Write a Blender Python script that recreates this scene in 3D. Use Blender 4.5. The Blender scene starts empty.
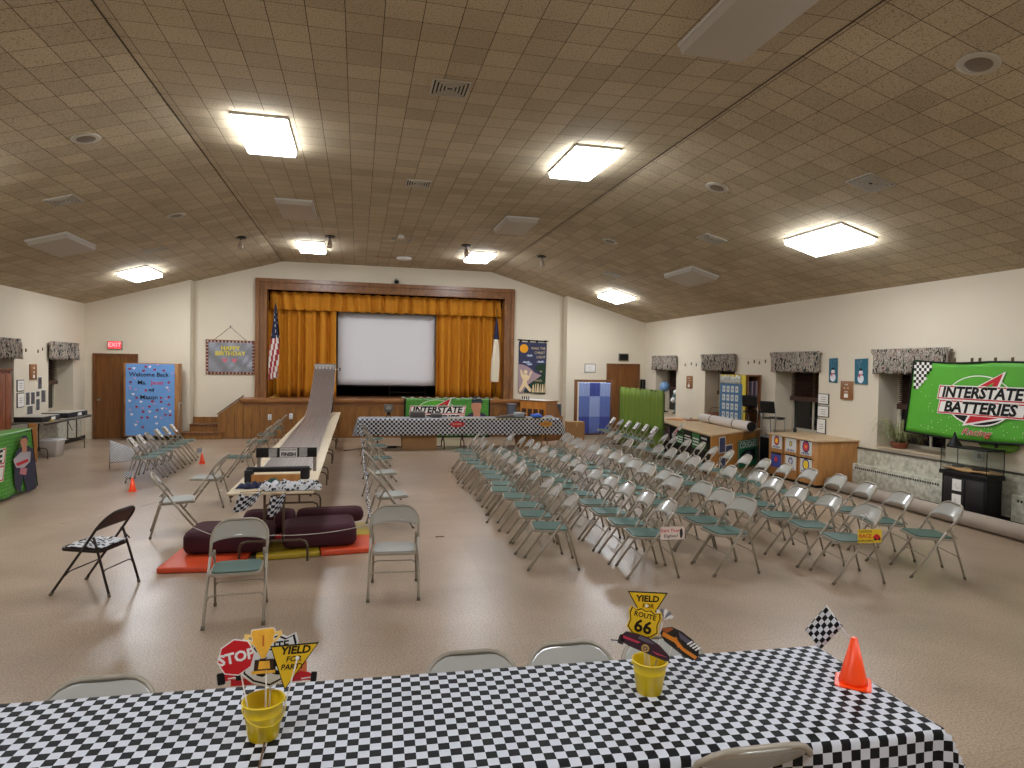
import bpy, math, random
from mathutils import Matrix, Vector
random.seed(7)
S = bpy.context.scene
COL = S.collection
PI = math.pi
def R(d): return math.radians(d)

# ------------------------------------------------------------------ mesh builder
class MB:
    def __init__(s):
        s.v=[]; s.f=[]; s.m=[]; s.sm=[]; s.uv=[]; s.M=Matrix.Identity(4)
    def at(s, x=0,y=0,z=0, rz=0, rx=0, ry=0):
        s.M = Matrix.Translation((x,y,z)) @ Matrix.Rotation(rz,4,'Z') @ Matrix.Rotation(ry,4,'Y') @ Matrix.Rotation(rx,4,'X'); return s
    def vert(s,p):
        q = s.M @ Vector(p); s.v.append((q.x,q.y,q.z)); return len(s.v)-1
    def face(s, idx, mi=0, smooth=False, uv=None):
        s.f.append(tuple(idx)); s.m.append(mi); s.sm.append(smooth); s.uv.append(uv)
    def hexa(s, p, mi=0):
        i=[s.vert(q) for q in p]
        for f in ((3,2,1,0),(4,5,6,7),(0,1,5,4),(1,2,6,5),(2,3,7,6),(3,0,4,7)): s.face([i[k] for k in f],mi)
    def box(s,x0,x1,y0,y1,z0,z1,mi=0,c=0.0):
        if c<=0:
            s.hexa([(x0,y0,z0),(x1,y0,z0),(x1,y1,z0),(x0,y1,z0),(x0,y0,z1),(x1,y0,z1),(x1,y1,z1),(x0,y1,z1)],mi); return s
        c=min(c,(x1-x0)*.45,(y1-y0)*.45,(z1-z0)*.45)
        def ring(z,i):
            q=[(x0+i+c if i==0 else x0+i, y0+i)]
            return None
        # chamfered box: stacked rounded rectangles
        prof=[(c,z0),(c*.3,z0+c*.3),(0,z0+c),(0,z1-c),(c*.3,z1-c*.3),(c,z1)]
        rings=[]
        for ins,z in prof:
            a,b,e,g=x0+ins,x1-ins,y0+ins,y1-ins
            k=c
            pts=[]
            for (cx,cy,a0) in ((b-k,e+k,-90),(b-k,g-k,0),(a+k,g-k,90),(a+k,e+k,180)):
                for t in (0,45,90):
                    r=R(a0+t); pts.append((cx+k*math.cos(r),cy+k*math.sin(r),z))
            rings.append([s.vert(p) for p in pts])
        n=len(rings[0])
        for j in range(len(rings)-1):
            for i in range(n):
                s.face((rings[j][i],rings[j][(i+1)%n],rings[j+1][(i+1)%n],rings[j+1][i]),mi,True)
        s.face(rings[0][::-1],mi); s.face(rings[-1],mi); return s
    def tube(s,pts,r,n=8,mi=0,closed=False,caps=True):
        P=[Vector(p) for p in pts]; rings=[]; N=len(P); ref=None
        for i in range(N):
            if closed: t=(P[(i+1)%N]-P[i-1])
            else: t=(P[min(i+1,N-1)]-P[max(i-1,0)])
            t.normalize()
            if ref is None:
                ref=Vector((0,0,1)) if abs(t.z)<.9 else Vector((1,0,0))
            a=(ref-t*ref.dot(t)).normalized(); ref=a; b=t.cross(a)
            rr=r[i] if isinstance(r,(list,tuple)) else r
            rings.append([s.vert(P[i]+a*rr*math.cos(2*PI*k/n)+b*rr*math.sin(2*PI*k/n)) for k in range(n)])
        for j in range(N if closed else N-1):
            A,B=rings[j],rings[(j+1)%N]
            for k in range(n): s.face((A[k],A[(k+1)%n],B[(k+1)%n],B[k]),mi,True)
        if caps and not closed: s.face(rings[0][::-1],mi); s.face(rings[-1],mi)
        return s
    def lathe(s,prof,n=24,mi=0,c=(0,0,0),smooth=True):
        rings=[]
        for r,z in prof:
            rings.append([s.vert((c[0]+r*math.cos(2*PI*k/n),c[1]+r*math.sin(2*PI*k/n),c[2]+z)) for k in range(n)])
        for j in range(len(prof)-1):
            A,B=rings[j],rings[j+1]
            for k in range(n): s.face((A[k],A[(k+1)%n],B[(k+1)%n],B[k]),mi,smooth)
        s.face(rings[0][::-1],mi); s.face(rings[-1],mi); return s
    def ball(s,c,r,n=12,mi=0,sq=(1,1,1)):
        m=max(4,n//2); prof=[]
        rings=[]
        for j in range(1,m):
            a=-PI/2+PI*j/m
            rings.append([s.vert((c[0]+r*sq[0]*math.cos(a)*math.cos(2*PI*k/n),c[1]+r*sq[1]*math.cos(a)*math.sin(2*PI*k/n),c[2]+r*sq[2]*math.sin(a))) for k in range(n)])
        b=s.vert((c[0],c[1],c[2]-r*sq[2])); t=s.vert((c[0],c[1],c[2]+r*sq[2]))
        for k in range(n):
            s.face((b,rings[0][(k+1)%n],rings[0][k]),mi,True); s.face((t,rings[-1][k],rings[-1][(k+1)%n]),mi,True)
        for j in range(len(rings)-1):
            for k in range(n): s.face((rings[j][k],rings[j][(k+1)%n],rings[j+1][(k+1)%n],rings[j+1][k]),mi,True)
        return s
    def prism(s,poly,z0,z1,mi=0,side=None):
        """polygon in local XY extruded z0..z1 (counter-clockwise)"""
        ar=sum(poly[i][0]*poly[(i+1)%len(poly)][1]-poly[(i+1)%len(poly)][0]*poly[i][1] for i in range(len(poly)))
        if ar<0: poly=poly[::-1]
        a=[s.vert((x,y,z0)) for x,y in poly]; b=[s.vert((x,y,z1)) for x,y in poly]; n=len(poly)
        s.face(a[::-1],mi); s.face(b,mi)
        for i in range(n): s.face((a[i],a[(i+1)%n],b[(i+1)%n],b[i]),mi if side is None else side)
        return s
    def grid(s,fn,nu,nv,mi=0,uvs=None,smooth=True):
        idx=[[s.vert(fn(u/nu,v/nv)) for v in range(nv+1)] for u in range(nu+1)]
        for u in range(nu):
            for v in range(nv):
                uv=None
                if uvs: uv=[(a/nu*uvs[0],b/nv*uvs[1]) for a,b in ((u,v),(u+1,v),(u+1,v+1),(u,v+1))]
                s.face((idx[u][v],idx[u+1][v],idx[u+1][v+1],idx[u][v+1]),mi,smooth,uv)
        return s
    def text(s,txt,size,mi=0,depth=.0008,bold=0.0,align='CENTER',shear=0,sx=1.0,z=0,x=0,y=0,rot=0,spacing=1.0):
        cu=bpy.data.curves.new('t','FONT'); cu.body=txt; cu.size=size; cu.extrude=depth; cu.offset=bold*size
        cu.align_x=align; cu.align_y='CENTER'; cu.shear=shear; cu.resolution_u=2; cu.space_character=spacing
        ob=bpy.data.objects.new('t',cu); COL.objects.link(ob)
        dg=bpy.context.evaluated_depsgraph_get(); me=bpy.data.meshes.new_from_object(ob.evaluated_get(dg))
        off=len(s.v); L=Matrix.Translation((x,y,z)) @ Matrix.Rotation(rot,4,'Z') @ Matrix.Diagonal((sx,1,1,1))
        for v in me.vertices: s.vert(L @ v.co)
        for p in me.polygons: s.face([off+i for i in p.vertices],mi)
        bpy.data.objects.remove(ob); bpy.data.meshes.remove(me); bpy.data.curves.remove(cu); return s
    def mesh(s,name,mats):
        me=bpy.data.meshes.new(name); me.from_pydata(s.v,[],s.f)
        for m in mats: me.materials.append(m)
        me.polygons.foreach_set('material_index',s.m); me.polygons.foreach_set('use_smooth',s.sm)
        if any(u is not None for u in s.uv):
            L=me.uv_layers.new(name='UVMap'); k=0
            for p,u in zip(me.polygons,s.uv):
                for j,li in enumerate(p.loop_indices):
                    L.data[li].uv = u[j] if u else (0,0)
        me.validate(); me.update(); return me
    def build(s,name,mats,parent=None,label=None,cat=None,group=None,kind=None,solid=0):
        if not isinstance(mats,(list,tuple)): mats=[mats]
        o=bpy.data.objects.new(name,s.mesh(name,mats)); COL.objects.link(o)
        if parent is not None: o.parent=parent
        if label: o['label']=label
        if cat: o['category']=cat
        if group: o['group']=group
        if kind: o['kind']=kind
        if solid:
            md=o.modifiers.new('Solidify','SOLIDIFY'); md.thickness=solid; md.offset=0
        return o
def thing(name,label,cat,loc=(0,0,0),rz=0,group=None):
    o=bpy.data.objects.new(name,None); COL.objects.link(o); o.empty_display_size=.1
    o.location=loc; o.rotation_euler=(0,0,rz); o['label']=label; o['category']=cat
    if group: o['group']=group
    return o
def dup(root,loc,rz,label,group=None,mats=None):
    r=root.copy(); COL.objects.link(r); r.location=loc; r.rotation_euler=(0,0,rz); r['label']=label
    if group: r['group']=group
    for ch in list(root.children):
        c=ch.copy(); COL.objects.link(c); c.parent=r
        for g in ch.children:
            d=g.copy(); COL.objects.link(d); d.parent=c
    return r
def arc(cx,cy,r,a0,a1,n):
    return [(cx+r*math.cos(R(a0+(a1-a0)*i/n)),cy+r*math.sin(R(a0+(a1-a0)*i/n))) for i in range(n+1)]
def rrect(x0,x1,y0,y1,r,n=4):
    return arc(x1-r,y0+r,r,-90,0,n)+arc(x1-r,y1-r,r,0,90,n)+arc(x0+r,y1-r,r,90,180,n)+arc(x0+r,y0+r,r,180,270,n)
def heart(cx,cy,s,rot=0):
    pts=[]
    for i in range(16):
        t=2*PI*i/16; x=16*math.sin(t)**3/17; y=(13*math.cos(t)-5*math.cos(2*t)-2*math.cos(3*t)-math.cos(4*t))/17
        pts.append((cx+s*(x*math.cos(rot)-y*math.sin(rot)),cy+s*(x*math.sin(rot)+y*math.cos(rot))))
    return pts

# ------------------------------------------------------------------ materials
def lin(c):
    return tuple(((v/255)/12.92 if v/255<=.04045 else ((v/255+.055)/1.055)**2.4) for v in c)
_M={}
def mat(name,col,rough=.6,metal=0,bump=0,bscale=60,var=0,vscale=6,spec=.5,coat=0,sheen=0,trans=0,alpha=1):
    if name in _M: return _M[name]
    m=bpy.data.materials.new(name); m.use_nodes=True; nt=m.node_tree; b=nt.nodes['Principled BSDF']
    c=(*lin(col),1); b.inputs['Base Color'].default_value=c; b.inputs['Roughness'].default_value=rough
    b.inputs['Metallic'].default_value=metal; b.inputs['Specular IOR Level'].default_value=spec
    b.inputs['Coat Weight'].default_value=coat; b.inputs['Transmission Weight'].default_value=trans
    if sheen: b.inputs['Sheen Weight'].default_value=sheen
    tc=nt.nodes.new('ShaderNodeTexCoord')
    if var:
        n=nt.nodes.new('ShaderNodeTexNoise'); n.inputs['Scale'].default_value=vscale; n.inputs['Detail'].default_value=4
        nt.links.new(tc.outputs['Object'],n.inputs['Vector'])
        r=nt.nodes.new('ShaderNodeValToRGB'); r.color_ramp.elements[0].position=.3; r.color_ramp.elements[1].position=.7
        r.color_ramp.elements[0].color=tuple(x*(1-var) for x in c[:3])+(1,); r.color_ramp.elements[1].color=tuple(min(1,x*(1+var)) for x in c[:3])+(1,)
        nt.links.new(n.outputs['Fac'],r.inputs['Fac']); nt.links.new(r.outputs['Color'],b.inputs['Base Color'])
    if bump:
        n=nt.nodes.new('ShaderNodeTexNoise'); n.inputs['Scale'].default_value=bscale; n.inputs['Detail'].default_value=3
        nt.links.new(tc.outputs['Object'],n.inputs['Vector'])
        u=nt.nodes.new('ShaderNodeBump'); u.inputs['Strength'].default_value=bump; u.inputs['Distance'].default_value=.01
        nt.links.new(n.outputs['Fac'],u.inputs['Height']); nt.links.new(u.outputs['Normal'],b.inputs['Normal'])
    _M[name]=m; return m
def wood(name,c1,c2,rough=.4,scale=(6,6,.8),coat=.2,rot=(0,0,0)):
    if name in _M: return _M[name]
    m=bpy.data.materials.new(name); m.use_nodes=True; nt=m.node_tree; b=nt.nodes['Principled BSDF']
    tc=nt.nodes.new('ShaderNodeTexCoord'); mp=nt.nodes.new('ShaderNodeMapping'); mp.inputs['Scale'].default_value=scale; mp.inputs['Rotation'].default_value=rot
    n=nt.nodes.new('ShaderNodeTexNoise'); n.inputs['Scale'].default_value=2.2; n.inputs['Detail'].default_value=7; n.inputs['Distortion'].default_value=1.2
    r=nt.nodes.new('ShaderNodeValToRGB'); r.color_ramp.elements[0].position=.32; r.color_ramp.elements[1].position=.68
    r.color_ramp.elements[0].color=(*lin(c1),1); r.color_ramp.elements[1].color=(*lin(c2),1)
    nt.links.new(tc.outputs['Object'],mp.inputs['Vector']); nt.links.new(mp.outputs['Vector'],n.inputs['Vector'])
    nt.links.new(n.outputs['Fac'],r.inputs['Fac']); nt.links.new(r.outputs['Color'],b.inputs['Base Color'])
    b.inputs['Roughness'].default_value=rough; b.inputs['Coat Weight'].default_value=coat; b.inputs['Coat Roughness'].default_value=.25
    _M[name]=m; return m
def emit(name,col,st):
    m=bpy.data.materials.new(name); m.use_nodes=True; nt=m.node_tree; b=nt.nodes['Principled BSDF']
    b.inputs['Base Color'].default_value=(*lin(col),1); b.inputs['Emission Color'].default_value=(*lin(col),1); b.inputs['Emission Strength'].default_value=st
    return m
def checker(name,size,c1=(10,10,13),c2=(204,206,214),coord='UV',rough=.6,rot=0,off=(.013,.013,.5),bump=0):
    m=bpy.data.materials.new(name); m.use_nodes=True; nt=m.node_tree; b=nt.nodes['Principled BSDF']
    tc=nt.nodes.new('ShaderNodeTexCoord'); mp=nt.nodes.new('ShaderNodeMapping'); mp.inputs['Location'].default_value=off; mp.inputs['Rotation'].default_value=(0,0,rot)
    ch=nt.nodes.new('ShaderNodeTexChecker'); ch.inputs['Scale'].default_value=1/size
    ch.inputs['Color1'].default_value=(*lin(c1),1); ch.inputs['Color2'].default_value=(*lin(c2),1)
    nt.links.new(tc.outputs[coord],mp.inputs['Vector']); nt.links.new(mp.outputs['Vector'],ch.inputs['Vector']); nt.links.new(ch.outputs['Color'],b.inputs['Base Color'])
    b.inputs['Roughness'].default_value=rough; b.inputs['Specular IOR Level'].default_value=.25
    if bump:
        n=nt.nodes.new('ShaderNodeTexNoise'); n.inputs['Scale'].default_value=7; n.inputs['Detail'].default_value=3
        nt.links.new(tc.outputs['Object'],n.inputs['Vector']); u=nt.nodes.new('ShaderNodeBump'); u.inputs['Strength'].default_value=bump; u.inputs['Distance'].default_value=.02
        nt.links.new(n.outputs['Fac'],u.inputs['Height']); nt.links.new(u.outputs['Normal'],b.inputs['Normal'])
    return m

def floor_mat():
    m=bpy.data.materials.new('vinyl_floor'); m.use_nodes=True; nt=m.node_tree; b=nt.nodes['Principled BSDF']; L=nt.links.new
    tc=nt.nodes.new('ShaderNodeTexCoord')
    br=nt.nodes.new('ShaderNodeTexBrick'); br.offset=0; br.inputs['Scale'].default_value=1; br.inputs['Brick Width'].default_value=1.525; br.inputs['Row Height'].default_value=1.525
    br.inputs['Mortar Size'].default_value=.004; br.inputs['Mortar Smooth'].default_value=.3; br.inputs['Bias'].default_value=0
    br.inputs['Color1'].default_value=(.93,.93,.93,1); br.inputs['Color2'].default_value=(1,1,1,1); br.inputs['Mortar'].default_value=(.82,.8,.78,1)
    mp=nt.nodes.new('ShaderNodeMapping'); mp.inputs['Location'].default_value=(.35,.3,0); L(tc.outputs['Object'],mp.inputs['Vector']); L(mp.outputs['Vector'],br.inputs['Vector'])
    n1=nt.nodes.new('ShaderNodeTexNoise'); n1.inputs['Scale'].default_value=1.1; n1.inputs['Detail'].default_value=3; L(tc.outputs['Object'],n1.inputs['Vector'])
    n2=nt.nodes.new('ShaderNodeTexNoise'); n2.inputs['Scale'].default_value=82; n2.inputs['Detail'].default_value=2; L(tc.outputs['Object'],n2.inputs['Vector'])
    r1=nt.nodes.new('ShaderNodeValToRGB'); r1.color_ramp.elements[0].color=(*lin(FLOOR1),1); r1.color_ramp.elements[1].color=(*lin(FLOOR2),1); r1.color_ramp.elements[0].position=.35; r1.color_ramp.elements[1].position=.65
    L(n1.outputs['Fac'],r1.inputs['Fac'])
    r2=nt.nodes.new('ShaderNodeValToRGB'); r2.color_ramp.elements[0].color=(.60,.59,.60,1); r2.color_ramp.elements[1].color=(1.16,1.14,1.12,1); r2.color_ramp.elements[0].position=.35; r2.color_ramp.elements[1].position=.6
    L(n2.outputs['Fac'],r2.inputs['Fac'])
    m1=nt.nodes.new('ShaderNodeMixRGB'); m1.blend_type='MULTIPLY'; m1.inputs[0].default_value=1; L(r1.outputs[0],m1.inputs[1]); L(r2.outputs[0],m1.inputs[2])
    m2=nt.nodes.new('ShaderNodeMixRGB'); m2.blend_type='MULTIPLY'; m2.inputs[0].default_value=1; L(m1.outputs[0],m2.inputs[1]); L(br.outputs['Color'],m2.inputs[2])
    L(m2.outputs[0],b.inputs['Base Color'])
    n3=nt.nodes.new('ShaderNodeTexNoise'); n3.inputs['Scale'].default_value=.9; n3.inputs['Detail'].default_value=5; L(tc.outputs['Object'],n3.inputs['Vector'])
    mr=nt.nodes.new('ShaderNodeMapRange'); mr.inputs['To Min'].default_value=.285; mr.inputs['To Max'].default_value=.36; L(n3.outputs['Fac'],mr.inputs['Value']); L(mr.outputs[0],b.inputs['Roughness'])
    n4=nt.nodes.new('ShaderNodeTexNoise'); n4.inputs['Scale'].default_value=5; n4.inputs['Detail'].default_value=4; L(tc.outputs['Object'],n4.inputs['Vector'])
    bu=nt.nodes.new('ShaderNodeBump'); bu.inputs['Strength'].default_value=.16; bu.inputs['Distance'].default_value=.02; L(n4.outputs['Fac'],bu.inputs['Height']); L(bu.outputs['Normal'],b.inputs['Normal'])
    b.inputs['Specular IOR Level'].default_value=.95
    return m
def ceiling_mat():
    m=bpy.data.materials.new('fissured_ceiling_tile'); m.use_nodes=True; nt=m.node_tree; b=nt.nodes['Principled BSDF']; L=nt.links.new
    tc=nt.nodes.new('ShaderNodeTexCoord'); mp=nt.nodes.new('ShaderNodeMapping'); mp.inputs['Location'].default_value=(.13,.05,0)
    sx=nt.nodes.new('ShaderNodeSeparateXYZ'); cx=nt.nodes.new('ShaderNodeCombineXYZ'); L(tc.outputs['Object'],sx.inputs[0]); L(sx.outputs[0],cx.inputs[0]); L(sx.outputs[1],cx.inputs[1])
    L(cx.outputs[0],mp.inputs['Vector'])
    br=nt.nodes.new('ShaderNodeTexBrick'); br.offset=0; br.inputs['Scale'].default_value=1; br.inputs['Brick Width'].default_value=.3056; br.inputs['Row Height'].default_value=.3056
    br.inputs['Mortar Size'].default_value=.0035; br.inputs['Mortar Smooth'].default_value=.25; br.inputs['Bias'].default_value=0
    br.inputs['Color1'].default_value=(*lin(CEIL1),1); br.inputs['Color2'].default_value=(*lin(CEIL2),1); br.inputs['Mortar'].default_value=(*lin((70,58,44)),1)
    L(mp.outputs['Vector'],br.inputs['Vector'])
    n=nt.nodes.new('ShaderNodeTexNoise'); n.inputs['Scale'].default_value=70; n.inputs['Detail'].default_value=2; L(tc.outputs['Object'],n.inputs['Vector'])
    r=nt.nodes.new('ShaderNodeValToRGB'); r.color_ramp.elements[0].position=.36; r.color_ramp.elements[1].position=.44; r.color_ramp.elements[0].color=(.55,.52,.5,1); r.color_ramp.elements[1].color=(1,1,1,1); L(n.outputs['Fac'],r.inputs['Fac'])
    n2=nt.nodes.new('ShaderNodeTexNoise'); n2.inputs['Scale'].default_value=.5; n2.inputs['Detail'].default_value=3; L(tc.outputs['Object'],n2.inputs['Vector'])
    r2=nt.nodes.new('ShaderNodeValToRGB'); r2.color_ramp.elements[0].position=.35; r2.color_ramp.elements[1].position=.65; r2.color_ramp.elements[0].color=(.9,.88,.84,1); r2.color_ramp.elements[1].color=(1.06,1.06,1.06,1); L(n2.outputs['Fac'],r2.inputs['Fac'])
    a=nt.nodes.new('ShaderNodeMixRGB'); a.blend_type='MULTIPLY'; a.inputs[0].default_value=1; L(br.outputs['Color'],a.inputs[1]); L(r.outputs[0],a.inputs[2])
    a2=nt.nodes.new('ShaderNodeMixRGB'); a2.blend_type='MULTIPLY'; a2.inputs[0].default_value=1; L(a.outputs[0],a2.inputs[1]); L(r2.outputs[0],a2.inputs[2])
    L(a2.outputs[0],b.inputs['Base Color']); b.inputs['Roughness'].default_value=.9; b.inputs['Specular IOR Level'].default_value=.2
    bu=nt.nodes.new('ShaderNodeBump'); bu.inputs['Strength'].default_value=.4; bu.inputs['Distance'].default_value=.004; L(r.outputs[0],bu.inputs['Height']); L(bu.outputs['Normal'],b.inputs['Normal'])
    return m
def floral_mat():
    m=bpy.data.materials.new('floral_fabric'); m.use_nodes=True; nt=m.node_tree; b=nt.nodes['Principled BSDF']; L=nt.links.new
    tc=nt.nodes.new('ShaderNodeTexCoord'); n=nt.nodes.new('ShaderNodeTexNoise'); n.inputs['Scale'].default_value=20; n.inputs['Detail'].default_value=5; n.inputs['Distortion'].default_value=2
    mp=nt.nodes.new('ShaderNodeMapping'); mp.inputs['Scale'].default_value=(1,1,.35); L(tc.outputs['Object'],mp.inputs['Vector']); L(mp.outputs['Vector'],n.inputs['Vector']); r=nt.nodes.new('ShaderNodeValToRGB'); e=r.color_ramp
    e.interpolation='CONSTANT'; e.elements[0].position=0; e.elements[0].color=(*lin((40,38,38)),1); e.elements[1].position=.41; e.elements[1].color=(*lin((74,80,70)),1)
    for p,c in ((.455,(178,168,152)),(.54,(130,98,98)),(.58,(160,150,134)),(.64,(104,56,62))):
        q=e.elements.new(p); q.color=(*lin(c),1)
    L(n.outputs['Fac'],r.inputs['Fac']); L(r.outputs[0],b.inputs['Base Color']); b.inputs['Roughness'].default_value=.9
    return m
def marble_mat():
    m=bpy.data.materials.new('mottled_panel'); m.use_nodes=True; nt=m.node_tree; b=nt.nodes['Principled BSDF']; L=nt.links.new
    tc=nt.nodes.new('ShaderNodeTexCoord'); n=nt.nodes.new('ShaderNodeTexNoise'); n.inputs['Scale'].default_value=14; n.inputs['Detail'].default_value=6
    L(tc.outputs['Object'],n.inputs['Vector']); r=nt.nodes.new('ShaderNodeValToRGB'); e=r.color_ramp
    e.elements[0].position=.3; e.elements[0].color=(*lin((158,156,136)),1); e.elements[1].position=.62; e.elements[1].color=(*lin((206,202,184)),1)
    L(n.outputs['Fac'],r.inputs['Fac']); L(r.outputs[0],b.inputs['Base Color']); b.inputs['Roughness'].default_value=.5
    return m

FLOOR1,FLOOR2=(157,136,113),(175,153,130)
CEIL1,CEIL2=(178,163,138),(196,180,153)
EXPOSURE=1.15
LAMP=16.0
FM=floor_mat(); CM=ceiling_mat(); FLORAL=floral_mat(); MARBLE=marble_mat()
WALL=mat('cream_wall_paint',(220,208,186),.75,bump=.12,bscale=25,var=.03,vscale=.8)
METAL=mat('grey_enamel',(172,170,162),.2,.0,coat=.7)
METALD=mat('grey_enamel_tube',(158,148,132),.35,.1)
GREEN=mat('green_vinyl',(62,92,83),.5,var=.08,vscale=9)
GREYSEAT=mat('light_grey_seat',(158,158,152),.5)
RUBBER=mat('foot_rubber',(104,94,80),.6)
BLACK=mat('black_paint',(14,13,14),.45,spec=.3)
BLACKM=mat('black_matte',(12,12,13),.9,spec=.2)
WHITE=mat('white_paper',(232,228,220),.7)
WHITEP=mat('white_plastic',(225,224,222),.35)
CHROME=mat('steel',(170,168,164),.3,.9)
OAK=wood('oak_panel',(114,72,28),(154,104,46),.4,(7,7,.7))
OAKD=wood('dark_oak_trim',(96,58,30),(128,80,42),.35,(5,5,.8))
OAKH=wood('oak_ledge',(124,78,38),(156,102,52),.35,(.7,7,7))
DOORW=wood('door_veneer',(104,62,24),(130,82,34),.4,(6,6,.4))
PLY=wood('plywood',(196,158,110),(220,186,140),.5,(3,1,3))
PLYO=wood('orange_plywood',(164,108,48),(192,134,66),.45,(4,4,1))
ALU=mat('aluminium_lane',(150,146,142),.32,.75)
CARD=mat('cardboard',(158,118,74),.85,var=.06)
REDP=mat('red_print',(196,24,40),.55)
YELP=mat('yellow_print',(238,186,18),.5)
GRNP=mat('green_print',(84,166,44),.6,var=.05,vscale=4)
MAROON=mat('maroon_upholstery',(62,18,30),.85,bump=.1,var=.08,vscale=12)
SKIN=mat('printed_skin',(190,130,100),.7)
CLOTHC=checker('checkered_tablecloth',.037,bump=.25)
CLOTHB=checker('checkered_tablecloth_small',.052,(28,28,34),(200,200,205))
FLAGC=checker('checkered_flag',.016,(8,8,10),(214,214,220))
# ------------------------------------------------------------------ room
XL,XR,YF,YA,YB=-6.75,8.567,19.03,18.67,-4.0
HX=PI/2
def zc(x):
    if x<-2.047: return 4.80-(-2.047-x)*.2913
    if x>3.804: return 4.80-(x-3.804)*.2876
    return 4.80
m=MB(); m.box(XL-.5,XR+.5,YB,YF+2.6,-.1,0); m.build('floor',FM,kind='structure')
m=MB(); m.at(0,YF+2.6,0,rx=HX)
m.prism([(XL-.5,zc(XL-.5)),(-2.047,4.80),(3.804,4.80),(XR+.5,zc(XR+.5)),(XR+.5,5.1),(XL-.5,5.1)],0,YF+2.6-YB); m.build('ceiling',CM,kind='structure')
m=MB()
for x in (-2.047,3.804): m.box(x-.006,x+.006,YB,YF,4.794,4.7995)
m.build('trim_1',mat('ceiling_seam',(62,50,38),.9),kind='structure')
def side_wall(name,x0,x1,wins):
    m=MB(); ys=[YB]
    for a,b in wins:
        m.box(x0,x1,ys[-1],a,0,zc((XL if x0<0 else XR))+.12); m.box(x0,x1,a,b,0,.76); m.box(x0,x1,a,b,2.32,3.55); ys.append(b)
    m.box(x0,x1,ys[-1],YF+.3,0,3.55); m.build(name,WALL,kind='structure')
WR=[(8.03,9.36),(10.84,12.17),(13.70,15.05),(16.60,17.88)]
WL=[(13.9,15.15),(16.66,17.98)]
side_wall('wall_left',XL-.48,XL,WL); side_wall('wall_right',XR,XR+.48,WR)
def wallpoly(m,x0,x1,z0,y,t=.25,top=None):
    pts=[(x0,z0),(x1,z0),(x1,(top or zc(x1)+.05))]
    for k in (3.804,-2.047):
        if x0<k<x1: pts.append((k,zc(k)+.05))
    pts.append((x0,(top or zc(x0)+.05))); m.at(0,y,0,rx=HX); m.prism(pts,-t,0)
m=MB(); wallpoly(m,-4.29,-2.48,0,YF); wallpoly(m,4.24,6.05,0,YF); wallpoly(m,-2.48,4.24,4.08,YF)
m.build('wall_front',WALL,kind='structure')
m=MB(); wallpoly(m,XL,-4.29,0,YA,.5); m.build('wall_front_left',WALL,kind='structure')
m=MB(); wallpoly(m,6.05,XR,0,YA,.5); m.build('wall_front_right',WALL,kind='structure')
m=MB(); m.box(XL-.5,XR+.5,YB-.2,YB,0,5.1); m.build('wall_back',WALL,kind='structure')
# stage recess shell
m=MB(); m.box(-3.4,5.1,YF+2.4,YF+2.5,0,5); m.box(-3.4,-3.3,YF+.25,YF+2.4,0,5); m.box(5.0,5.1,YF+.25,YF+2.4,0,5); m.build('wall_stage',BLACKM,kind='structure')
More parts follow.
